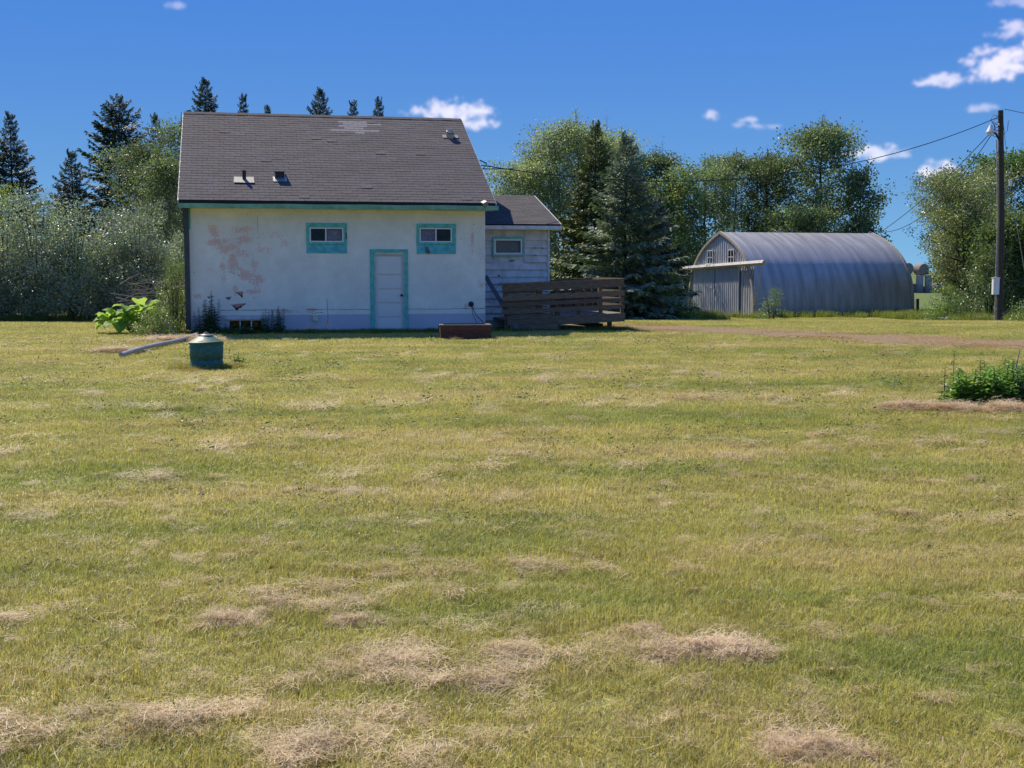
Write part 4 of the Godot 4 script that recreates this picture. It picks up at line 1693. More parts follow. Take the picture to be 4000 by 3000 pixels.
func make_trees():
	var dark := Color(0.042, 0.066, 0.036)
	# left belt
	spruce("tall dark spruce cut by the left edge of the view", "dark spruces left of the house", -29.0, -75.0, 11.4, 6.0, dark, {"ragged": 0.4})
	spruce("short dark spruce standing alone between two taller ones", "dark spruces left of the house", -24.5, -72.0, 8.9, 5.4, dark, {"ragged": 0.35})
	spruce("tallest ragged spruce of the left belt, with long uneven left branches", "dark spruces left of the house", -23.0, -76.0, 12.5, 7.6, dark, {"ragged": 0.6, "power": 0.7})
	spruce("narrow spruce top just right of the tallest ragged spruce", "dark spruces left of the house", -22.0, -80.0, 11.9, 5.0, dark, {"ragged": 0.55})
	# behind the roof ridge
	var tops := [[-20.06, -85.0, 14.8, 7.5, "largest spruce top above the left end of the roof ridge"], [-18.2, -88.0, 14.2, 4.6, "slim spruce top, second from the left above the ridge"],
		[-16.9, -90.0, 13.7, 4.4, "small forked spruce top, third from the left above the ridge"], [-12.55, -85.0, 14.2, 6.6, "broad spruce top above the ridge left of the pale shingle patch"],
		[-10.75, -88.0, 13.8, 4.4, "thin spruce top directly above the pale shingle patch"], [-8.8, -86.0, 13.7, 4.8, "spruce top right of the pale shingle patch"]]
	for s in tops:
		spruce(s[4], "spruce tops behind the roof", s[0], s[1], s[2], s[3], dark, {"ragged": 0.35, "start": 0.3, "power": 0.78})
	var aspen := {"spires": 7, "color": Color(0.080, 0.102, 0.050), "limbs": 44, "dense": 6, "clump": 0.42, "rise": 1.2, "bark": "bark_pale", "start": 0.2, "leaf": "aspen_leaf", "leaf_len": 0.22, "leaf_wid": 0.20, "leaves": 40}
	broadleaf("aspen_tree", "leafy aspen in front of the ragged spruces", "aspens left of the house", -17.2, -60.0, 8.9, 3.6, aspen)
	broadleaf("aspen_tree", "thin upright aspen close by the left edge of the roof", "aspens left of the house", -15.9, -62.0, 10.4, 2.4, aspen.merged({"rise": 2.2, "limbs": 30}, true))
	broadleaf("aspen_tree", "low aspen between hedge and house corner", "aspens left of the house", -15.1, -57.0, 7.8, 2.8, aspen)
	broadleaf("aspen_tree", "slender sapling rising above the silvery hedge", "aspens left of the house", -20.3, -56.0, 5.3, 1.0, aspen.merged({"limbs": 14, "dense": 3, "clump": 0.28}, true))
	shrub("leafy_bush", "yellowish green bush at the left edge above the hedge", "bush", "", -21.9, -55.0, 5.4, 2.8, {"color": Color(0.16, 0.20, 0.045), "clumps": 170, "clump": 0.45})
	# silvery hedge of willow along the left
	var hedge := [[-21.9, 4.0, 3.2, "leftmost, half outside the view"], [-20.2, 3.9, 2.7, "second from the left, low and dark at its foot"], [-18.7, 4.1, 2.7, "third from the left, under the slender sapling"],
		[-17.3, 4.35, 2.7, "the tallest one, left of the hedge middle"], [-15.9, 4.0, 2.6, "under the short dark spruce"], [-14.6, 4.1, 2.5, "in front of the leafy aspen"],
		[-13.5, 3.9, 2.4, "behind the rhubarb"], [-12.4, 3.3, 2.2, "last on the right, beside the brush pile"]]
	for s in hedge:
		s[1] *= rnd(0.9, 1.08)
		shrub("willow_shrub", "silvery willow shrub of the hedge, " + s[3], "shrub", "silvery willow shrubs of the left hedge", s[0], -47.0 - rnd(-0.5, 0.9), s[1], s[2] * 1.2, {"color": Color(0.165, 0.190, 0.140) * rnd(0.85, 1.15), "clumps": 360, "clump": 0.38, "stems": 12, "leaf": "hedge_leaf", "leaf_len": 0.26, "leaf_wid": 0.13, "leaves": 52})

	# right of the house
	var poplar := {"spires": 15, "color": Color(0.150, 0.178, 0.092), "limbs": 58, "dense": 6, "clump": 0.44, "rise": 1.5, "start": 0.12, "leaf": "poplar_leaf", "leaf_len": 0.25, "leaf_wid": 0.20, "leaves": 42, "bark": "bark_pale", "trunks": 2}
	var pops := [[-0.6, -72.0, 7.2, 3.2, "low poplar peeping over the annex roof"], [1.0, -70.0, 9.0, 4.4, "poplar behind the annex roof, left shoulder of the tall group"], [2.3, -72.0, 10.6, 4.4, "poplar one step left of the tallest poplar"],
		[3.5, -70.0, 11.6, 4.6, "tallest poplar of the group right of the house"], [4.9, -72.0, 11.2, 4.4, "poplar right of the tallest one, behind the dark green spruce"], [6.9, -80.0, 11.8, 4.2, "right shoulder of the poplar group above the blue spruce"]]
	for s in pops:
		broadleaf("poplar_tree", s[4], "poplars right of the house", s[0], s[1], s[2], s[3], poplar)
	broadleaf("poplar_tree", "slim spire-shaped poplar right of the blue spruce", "poplars right of the house", 8.8, -78.0, 10.4, 3.0, poplar.merged({"color": Color(0.055, 0.085, 0.032), "trunks": 1, "rise": 1.8}, true))
	broadleaf("poplar_tree", "small dark poplar left of the spire-shaped one", "poplars right of the house", 7.6, -79.0, 8.8, 2.4, poplar.merged({"color": Color(0.055, 0.085, 0.032), "trunks": 1}, true))
	spruce("dark green spruce tucked between poplars and blue spruce", "spruces beside the deck", 4.0, -62.0, 9.3, 5.2, Color(0.075, 0.105, 0.026), {"start": 0.03})
	spruce("large blue-grey spruce behind the deck", "spruces beside the deck", 4.95, -56.0, 8.0, 5.2, Color(0.125, 0.172, 0.108), {"start": 0.02, "ragged": 0.3, "power": 0.82})
	spruce("dark low spruce to the right of the deck", "spruces beside the deck", 6.5, -59.0, 5.6, 3.6, Color(0.045, 0.068, 0.048), {"start": 0.02, "power": 0.7})
	var light := {"color": Color(0.150, 0.185, 0.062), "limbs": 52, "dense": 7, "clump": 0.54, "rise": 0.8, "start": 0.05, "leaf": "round_leaf", "trunks": 2}
	var mid := {"color": Color(0.102, 0.136, 0.062), "spires": 7, "limbs": 52, "dense": 7, "clump": 0.50, "rise": 0.7, "start": 0.06, "leaf": "round_leaf", "wide_top": true}
	broadleaf("broadleaf_tree", "light yellowish green tree left of the metal shed", "broadleaf trees behind the shed", 9.9, -76.0, 7.8, 5.4, light)
	broadleaf("broadleaf_tree", "low light green tree by the left wall of the shed", "broadleaf trees behind the shed", 9.2, -77.0, 5.6, 3.8, light)
	broadleaf("broadleaf_tree", "mid green round tree above the shed door end", "broadleaf trees behind the shed", 11.3, -75.0, 9.3, 4.4, mid)
	broadleaf("broadleaf_tree", "rounded tree over the left half of the shed roof", "broadleaf trees behind the shed", 13.4, -78.0, 10.3, 4.8, mid)
	broadleaf("gnarled_tree", "gnarled tree with bare twigs sticking out of its top", "broadleaf trees behind the shed", 15.0, -76.0, 10.0, 4.4, mid.merged({"thick": 0.19, "limbs": 56, "dense": 5, "color": Color(0.060, 0.080, 0.030), "start": 0.3}, true))
	broadleaf("maple_tree", "large pointed tree over the right half of the shed roof", "broadleaf trees behind the shed", 18.3, -76.5, 12.0, 8.0, {"cone": true, "spires": 7, "color": Color(0.100, 0.132, 0.066), "limbs": 80, "dense": 7, "clump": 0.54, "rise": 0.6, "start": 0.05, "leaf": "lobed_leaf", "leaf_len": 0.26, "leaf_wid": 0.20, "leaves": 46, "thick": 0.16})
	broadleaf("maple_tree", "narrow tree on the right flank of the large pointed one", "broadleaf trees behind the shed", 20.7, -77.0, 8.6, 3.0, {"cone": true, "color": Color(0.055, 0.080, 0.036), "limbs": 34, "dense": 6, "clump": 0.55, "rise": 0.7, "start": 0.05, "leaf": "lobed_leaf"})
	broadleaf("broadleaf_tree", "low bushy tree hidden behind the shed roof", "broadleaf trees behind the shed", 16.4, -73.0, 6.4, 4.2, mid)
	# right of the pole
	var willow := {"color": Color(0.120, 0.140, 0.060), "limbs": 70, "dense": 8, "clump": 0.48, "rise": 0.5, "start": 0.22, "leaf": "willow_leaf", "leaf_len": 0.28, "leaf_wid": 0.11, "leaf_mat": "leaf_glossy", "leaves": 46, "trunks": 3, "wide_top": true, "thick": 0.13}
	broadleaf("willow_tree", "broad olive willow left of the power pole", "willows by the power pole", 21.5, -60.0, 7.2, 5.4, willow)
	broadleaf("willow_tree", "smaller willow leaning over the hay bales", "willows by the power pole", 22.2, -62.5, 5.6, 3.4, willow.merged({"limbs": 50}, true))
	broadleaf("dark_tree", "dark green tree behind the power pole at the right edge", "dark trees at the right edge", 25.4, -66.0, 9.1, 4.6, mid.merged({"color": Color(0.050, 0.085, 0.022), "limbs": 70}, true))
	broadleaf("dark_tree", "dark tree top directly behind the power pole", "dark trees at the right edge", 24.6, -71.0, 8.4, 3.8, mid.merged({"color": Color(0.045, 0.070, 0.024)}, true))
	broadleaf("dark_tree", "bright-leaved low tree right of the power pole", "dark trees at the right edge", 21.8, -55.0, 4.6, 3.6, light.merged({"color": Color(0.070, 0.100, 0.034)}, true))
	shrub("glossy_bush", "glossy bush at the foot of the olive willow", "bush", "bushes around the power pole", 20.1, -54.0, 2.9, 3.0, {"color": Color(0.085, 0.115, 0.050), "clumps": 190, "clump": 0.36})
	shrub("glossy_bush", "low bush between the fence post and the power pole", "bush", "bushes around the power pole", 18.0, -53.0, 1.3, 2.0, {"color": Color(0.11, 0.16, 0.040), "clumps": 80, "clump": 0.30})
	shrub("flowering_bush", "low bush with yellow flowers right of the pole foot", "bush", "", 18.7, -45.6, 0.95, 1.9, {"color": Color(0.10, 0.135, 0.035), "clumps": 90, "clump": 0.24, "stems": 7})
	shrub("leafy_bush", "light green bush at the left corner of the shed", "bush", "", 7.25, -56.5, 1.9, 1.9, {"color": Color(0.13, 0.18, 0.055), "clumps": 95, "clump": 0.28, "wands": 10})
	shrub("leafy_sprig", "few leafy shoots in front of the shed side", "shrub", "", 11.6, -57.3, 1.25, 1.2, {"color": Color(0.10, 0.145, 0.055), "clumps": 26, "clump": 0.24, "stems": 6})
	shrub("young_spruce", "small dark sapling beside the fence post", "sapling", "", 19.9, -66.0, 1.6, 0.7, {"color": Color(0.04, 0.075, 0.020), "clumps": 40, "clump": 0.22, "wands": 3})
	bare_twigs()


func bare_twigs():
	var t := get_node("gnarled_tree") as Node3D
	var st := tool()
	for s in [[-0.55, 8.2, -0.7, 9.2], [-0.5, 8.5, -0.3, 9.15], [0.55, 8.1, 0.72, 9.6], [0.7, 8.9, 0.55, 9.3], [0.1, 8.2, 0.12, 9.15]]:
		tube(st, [Vector3(s[0] * 0.6, s[1] - 1.6, 0.1), Vector3(s[0], s[1], 0.1), Vector3(s[2], s[3], 0.05)], [0.03, 0.018, 0.005], 4, false)
	part("bare_twigs", st, mats["bark_dark"], t)


# ---------------------------------------------------------------- pole and wires

func sag(a: Vector3, b: Vector3, drop: float, n := 24) -> Array:
	var out := []
	for i in n + 1:
		var s := float(i) / n
		out.append(a.lerp(b, s) - Vector3(0, drop * 4.0 * s * (1.0 - s), 0))
	return out


func make_pole():
	var p := thing("power_pole", "weathered wooden power pole with a yard lamp and meter box", "utility pole", Vector3(19.0, terrain(19, -50), -50.0))
	var st := tool()
	tube(st, [Vector3(0.04, -0.4, 0), Vector3(-0.02, 4.0, 0), Vector3(-0.19, 8.12, 0)], [0.135, 0.118, 0.098], 14)
	part("pole", st, mats["pole_wood"], p)
	st = tool()
	box2(st, Vector3(-0.31, 1.05, -0.02), Vector3(-0.08, 1.70, 0.17))
	box2(st, Vector3(-0.33, 1.68, -0.03), Vector3(-0.06, 1.71, 0.19))
	box2(st, Vector3(-0.26, 1.42, 0.17), Vector3(-0.16, 1.52, 0.21))
	part("meter_box", st, mats["white_metal"], p)
	st = tool()
	tube(st, [Vector3(-0.17, 0.0, 0.03), Vector3(-0.17, 1.05, 0.05)], [0.025], 6)
	tube(st, [Vector3(-0.19, 1.70, 0.05), Vector3(-0.175, 4.0, 0.02), Vector3(-0.31, 7.0, 0.0)], [0.022], 6)
	part("conduit", st, mats["grey_pvc"], p)
	# yard lamp on a short bracket
	st = tool()
	tube(st, [Vector3(-0.17, 6.95, 0.0), Vector3(-0.36, 7.22, 0.05), Vector3(-0.55, 7.36, 0.05)], [0.045, 0.04, 0.03], 8)
	var br := part("lamp_bracket", st, mats["black_iron"], p)
	st = tool()
	lathe(st, [Vector2(0.17, 0.0), Vector2(0.165, 0.03), Vector2(0.06, 0.24), Vector2(0.035, 0.30), Vector2(0.0, 0.31)], 16, Vector3(-0.57, 7.28, 0.05))
	part("lamp_shade", st, mats["lamp_white"], br)
	st = tool()
	lathe(st, [Vector2(0.0, -0.14), Vector2(0.11, -0.13), Vector2(0.145, -0.02), Vector2(0.15, -0.002)], 16, Vector3(-0.57, 7.28, 0.05))
	part("lamp_lens", st, mats["lamp_lens"], br)
	# loops of drop wire and their insulators
	st = tool()
	for k in 5:
		var y := 7.85 - k * 0.10
		tube(st, [Vector3(-0.24, y, 0.1), Vector3(-0.5 + 0.06 * k, y + 0.10 - 0.05 * k, 0.16), Vector3(-0.62 + 0.07 * k, y - 0.12, 0.14), Vector3(-0.36 - 0.04 * k, y - 0.30, 0.13), Vector3(-0.27, y - 0.22 - 0.04 * k, 0.08)], [0.014], 5)
	tube(st, [Vector3(-0.08, 7.2, 0.08), Vector3(0.06, 7.35, 0.1), Vector3(0.10, 7.7, 0.05), Vector3(0.16, 7.74, 0.0)], [0.012], 5)
	part("drop_wire", st, mats["wire_black"], p)
	st = tool()
	for q in [Vector3(-0.52, 7.60, 0.12), Vector3(-0.30, 7.52, 0.13), Vector3(-0.46, 7.86, 0.15)]:
		lathe(st, [Vector2(0.0, 0.0), Vector2(0.035, 0.01), Vector2(0.03, 0.05), Vector2(0.04, 0.07), Vector2(0.0, 0.09)], 10, q)
	part("insulator", st, mats["lamp_white"], p)

	var head := Vector3(18.72, 7.55, -49.9)
	st = tool()
	var on_house := house_point(WALL_W + 0.24, 4.60, -1.75)
	tube(st, sag(on_house, head, 1.25, 40), [0.015], 5)
	tube(st, sag(on_house + Vector3(0, -0.10, 0), on_house + Vector3(0.9, -0.06, -0.5), 0.0, 3), [0.012], 4)
	tag(part("service_cable", st, mats["wire_black"], self), "thick black cable sagging from the house gable to the power pole", "cable")
	var far_end := Vector3(18.9, 3.66, -66.0)
	st = tool()
	tube(st, sag(Vector3(18.45, 6.95, -50.0), far_end, 0.25, 18), [0.016], 5)
	tag(part("shed_wire", st, mats["wire_black"], self), "tauter of two thin wires from the lamp down towards the shed", "wire", "wires from lamp to shed")
	st = tool()
	tube(st, sag(Vector3(18.50, 6.90, -50.0), far_end + Vector3(0.02, -0.02, 0), 0.95, 18), [0.016], 5)
	tag(part("shed_wire", st, mats["wire_black"], self), "slacker of two thin wires from the lamp down towards the shed", "wire", "wires from lamp to shed")
	st = tool()
	tube(st, sag(Vector3(18.95, 7.85, -50.0), Vector3(46.0, 8.5, -58.0), 1.2, 16), [0.012], 5)
	tag(part("line_wire", st, mats["wire_black"], self), "thin wire leaving the pole top to the right", "wire")
	var g := thing("guy_wire", "guy wire with a grey insulator running down from the pole to the right", "wire", Vector3(20.35, -0.3, -50.0))
	st = tool()
	tube(st, [Vector3(0, 0, 0), Vector3(-1.06, 5.1, 0.0), Vector3(-1.42, 7.6, 0.0)], [0.012], 5)
	part("cable", st, mats["grey_pvc"], g)
	st = tool()
	lathe(st, [Vector2(0.0, 0.0), Vector2(0.06, 0.02), Vector2(0.065, 0.2), Vector2(0.04, 0.26), Vector2(0.0, 0.28)], 10, Vector3(-1.07, 5.2, 0.0))
	part("insulator", st, mats["lamp_white"], g)
	st = tool()
	tube(st, [on_house + Vector3(-0.05, 0.14, 0.0), on_house + Vector3(0.16, 0.05, 0.0)], [0.02, 0.015], 6)
	tube(st, [on_house + Vector3(-0.05, -0.2, 0.0), on_house + Vector3(0.16, 0.03, 0.0)], [0.015, 0.012], 6)
	tag(part("wire_bracket", st, mats["black_iron"], self), "small iron bracket holding the cable at the roof edge", "bracket")


# ---------------------------------------------------------------- things about the yard

func make_yard_things():
	var t := thing("septic_riser", "short green plastic tank cap with a conical lid, in the grass", "tank", Vector3(-5.08, 0, -21.25))
	var st := tool()
	st.set_smooth_group(0)
	var pr := [Vector2(0.268, -0.05), Vector2(0.270, 0.12), Vector2(0.262, 0.13), Vector2(0.262, 0.16), Vector2(0.272, 0.17), Vector2(0.275, 0.375), Vector2(0.268, 0.385), Vector2(0.268, 0.40), Vector2(0.280, 0.41), Vector2(0.284, 0.435)]
	lathe(st, pr, 36)
	part("barrel", st, mats["tank_green"], t)
	st = tool()
	lathe(st, [Vector2(0.284, 0.436), Vector2(0.286, 0.448), Vector2(0.125, 0.540), Vector2(0.118, 0.545)], 36)
	var lid := part("lid", st, mats["tank_green"], t)
	lid.rotation.z = 0.03
	st = tool()
	lathe(st, [Vector2(0.116, 0.535), Vector2(0.112, 0.560), Vector2(0.05, 0.580), Vector2(0.03, 0.582), Vector2(0.025, 0.60), Vector2(0.0, 0.602)], 24)
	part("cap", st, mats["tank_lid"], t)
	# faded sticker on the slope of the lid
	st = tool()
	var cone := func(a: float, k: float, lift: float): 
		var r := lerpf(0.286, 0.125, k) + lift
		return Vector3(sin(a) * r, lerpf(0.448, 0.540, k) + lift * 1.6, cos(a) * r)
	for s in [[-0.42, 0.02, 0.25, 0.75, 0.002], [-0.34, -0.06, 0.30, 0.68, 0.004]]:
		st = tool()
		for k in 5:
			var a0: float = lerpf(s[0], s[1], k / 5.0)
			var a1: float = lerpf(s[0], s[1], (k + 1) / 5.0)
			quad(st, cone.call(a0, s[3], s[4]), cone.call(a1, s[3], s[4]), cone.call(a1, s[2], s[4]), cone.call(a0, s[2], s[4]))
		part("sticker", st, mats["sticker_red"] if s[4] < 0.003 else mats["sticker_white"], t)

	st = tool()
	var a := Vector3(-7.34, 0.055, -24.0)
	var b := Vector3(-7.62, 0.10, -30.9)
	var pts := []
	for i in 9:
		pts.append(a.lerp(b, i / 8.0) + Vector3(0.0, 0.02 * sin(i * 0.8), 0))
	tube(st, pts, [0.044], 12, false)
	tube(st, [pts[0], pts[0] + Vector3(0, 0, -0.05)], [0.039], 12)
	for i in [2, 4, 6]:
		tube(st, [pts[i] - Vector3(0, 0, -0.04), pts[i] + Vector3(0, 0, -0.04)], [0.049], 12)
	tag(part("drain_pipe", st, mats["grey_pvc"], self), "long grey drain pipe lying on the grass behind the tank cap", "pipe")

	var pl := thing("wooden_well_box", "low red-brown wooden box below the wall pipe", "wooden box", Vector3(-1.16, 0.0, -31.25), 0.10)
	for k in 3:
		for side in [[0.0, 0.43], [0.0, -0.43]]:
			st = tool()
			box(st, Vector3(rnd(-0.01, 0.01), 0.06 + k * 0.102, side[1]), Vector3(1.22, 0.098, 0.042))
			part("board", st, mats["red_wood_%d" % k], pl)
		for x in [-0.585, 0.585]:
			st = tool()
			box(st, Vector3(x, 0.06 + k * 0.102, 0.0), Vector3(0.042, 0.098, 0.814))
			part("board", st, mats["red_wood_%d" % ((k + 1) % 3)], pl)
	st = tool()
	box(st, Vector3(0, 0.326, 0.40), Vector3(1.25, 0.028, 0.12))
	box(st, Vector3(0, 0.326, -0.40), Vector3(1.25, 0.028, 0.12))
	box(st, Vector3(-0.57, 0.3255, 0.0), Vector3(0.11, 0.026, 0.676))
	box(st, Vector3(0.57, 0.3255, 0.0), Vector3(0.11, 0.026, 0.676))
	part("rim", st, mats["grey_wood"], pl)
	st = tool()
	box(st, Vector3(0.12, 0.30, 0.0), Vector3(0.95, 0.02, 0.62), Basis(Vector3.BACK, 0.03))
	part("cover", st, mats["dark_timber"], pl)

	st = tool()
	bar(st, Vector3(19.62, -1.0, -62.0), Vector3(19.60, 0.32, -62.0), 0.13, 0.13)
	tag(part("fence_post", st, mats["pole_wood"], self), "single dark fence post in the grass right of the shed", "post")
	st = tool()
	for i in 14:
		box(st, Vector3(17.75 + rnd(-0.3, 0.3), terrain(17.7, -52) + 0.10 + rnd(-0.03, 0.05), -52.0 + rnd(-0.1, 0.1)), Vector3(rnd(0.10, 0.25), 0.05, 0.1), Basis.from_euler(Vector3(rnd(-0.4, 0.4), rnd(0, 3), rnd(-0.3, 0.3))))
	tag(part("white_scrap", st, mats["white_paint"], self), "small white scrap lying in the grass right of the shed", "scrap")


func make_bales():
	var g := terrain(53, -170)
	var spots := [[52.35, "standing round bale of two rolls half hidden by the shed"], [53.95, "standing round bale column in the open gap"], [55.1, "standing round bale column partly behind willow leaves"]]
	for s in spots:
		for k in 2:
			var what: String = "lower half of the " if k == 0 else "upper half of the "
			var h := 0.92 if k == 0 else 1.42
			var y := 0.0 if k == 0 else 0.92
			var r := 0.56 if k == 0 else 0.46
			var st := tool()
			st.set_smooth_group(0)
			lathe(st, [Vector2(0.0, y), Vector2(r * 0.97, y), Vector2(r * 1.03, y + h * 0.2), Vector2(r * 1.02, y + h * 0.6), Vector2(r * 1.03, y + h * 0.93), Vector2(r * 0.95, y + h * 0.995), Vector2(0.0, y + h * 0.998)], 20)
			var o := part("hay_bale", st, mats["bale_wrap"] if k == 1 else mats["hay_bale"], self)
			o.position = Vector3(s[0] + 0.02 * k, g, -170.0)
			tag(o, what + s[1], "hay bale", "stacked hay bales in the field")
	for s in [[52.25, 2.4, "pinkish bale lying on top beside the shed"], [54.3, 2.3, "greyish bale lying on top behind the willow twigs"], [53.1, 0.0, "low bale in the shadowed gap between the columns"], [56.2, 0.0, "low bale in the leaf shadow at the right end of the stack"], [57.9, 0.0, "low pale bale seen alone under the willow branches"]]:
		var st := tool()
		var r: float = 0.80 if s[1] > 1.0 else 0.62
		lathe(st, [Vector2(0.0, -0.7), Vector2(r * 0.95, -0.7), Vector2(r, -0.6), Vector2(r, 0.6), Vector2(r * 0.95, 0.7), Vector2(0.0, 0.7)], 20)
		var o := part("hay_bale", st, mats["hay_bale"], self)
		o.position = Vector3(s[0], g + s[1] + r, -170.6)
		o.rotation.x = PI / 2
		o.rotation.y = 0.35
		tag(o, s[2], "hay bale", "stacked hay bales in the field")


# ---------------------------------------------------------------- plants near the house

func big_leaf(len: float, wid: float, sd: int) -> ArrayMesh:
	var r := RandomNumberGenerator.new()
	r.seed = sd
	var st := tool()
	st.set_smooth_group(0)
	var rows := 8
	var grid := []
	for i in rows + 1:
		var s := float(i) / rows
		var w := wid * 0.5 * pow(sin(PI * clampf(0.16 + 0.84 * s, 0, 1)), 0.75) * (1.0 + 0.08 * r.randf())
		var y := 0.18 * sin(s * 2.4) * len - 0.20 * s * s * len
		var row := []
		for j in 5:
			var k := (j - 2) / 2.0
			row.append(Vector3(k * w, y + absf(k) * w * 0.28 + (0.035 * len * sin(i * 2.3 + j * 1.7) if absi(j - 2) == 2 else 0.0), s * len))
		grid.append(row)
	for i in rows:
		for j in 4:
			quad(st, grid[i][j], grid[i + 1][j], grid[i + 1][j + 1], grid[i][j + 1])
	return done(st, mats["rhubarb_leaf"])


func weed(called: String, label: String, category: String, group: String, at: Vector3, h: float, w: float, col: Color, n_stems: int, leafy := 1.0) -> Node3D:
	# upright stalks set round with narrow leaves that shorten to the tip
	var t := thing(called, label, category, at, rnd(0, TAU), group)
	var st := tool()
	var v := PackedVector3Array()
	var nn := PackedVector3Array()
	var cc := PackedColorArray()
	for i in n_stems:
		var a := i * 2.399 + 0.4
		var k := sqrt(float(i) / n_stems)
		var hh := h * (1.0 if i == 0 else rnd(0.55, 0.95))
		var foot := Vector3(cos(a) * w * 0.3 * k, -0.02, sin(a) * w * 0.3 * k)
		var tip := Vector3(cos(a) * w * 0.42 * k + rnd(-0.03, 0.03), hh, sin(a) * w * 0.42 * k)
		tube(st, [foot, foot.lerp(tip, 0.5) + Vector3(rnd(-0.02, 0.02), 0, 0), tip], [0.008, 0.006, 0.003], 5, false)
		var n := int(hh * 62.0 * leafy)
		for j in n:
			var s := (j + rnd(0.2, 0.8)) / n
			var p := foot.lerp(tip, s)
			var az := j * 2.399 + rnd(-0.3, 0.3)
			var l := (0.24 * (1.0 - s * 0.72) * clampf(w * 1.4, 0.62, 1.0)) * rnd(0.7, 1.15)
			var out := Vector3(cos(az), rnd(-0.35, 0.55), sin(az)).normalized()
			var side := out.cross(Vector3.UP).normalized() * l * 0.23
			var m := p + out * l * 0.45 + Vector3(0, l * 0.10, 0)
			var e := p + out * l + Vector3(0, -l * 0.15, 0)
			var nrm := side.cross(out).normalized()
			if nrm.y < 0:
				nrm = -nrm
			v.append_array(PackedVector3Array([p, m + side, e, p, e, m - side]))
			var b := rnd(0.65, 1.25)
			for q in 6:
				nn.append(nrm)
				cc.append(Color(col.r * b * 1.6, col.g * b * 1.6, col.b * b * 1.6))
	part("stem", st, mats["stem_green"], t)
	var o := shape("foliage", raw_mesh(v, nn, cc, mats["leaf"]), t)
	o.set_meta("kind", "stuff")
	return t


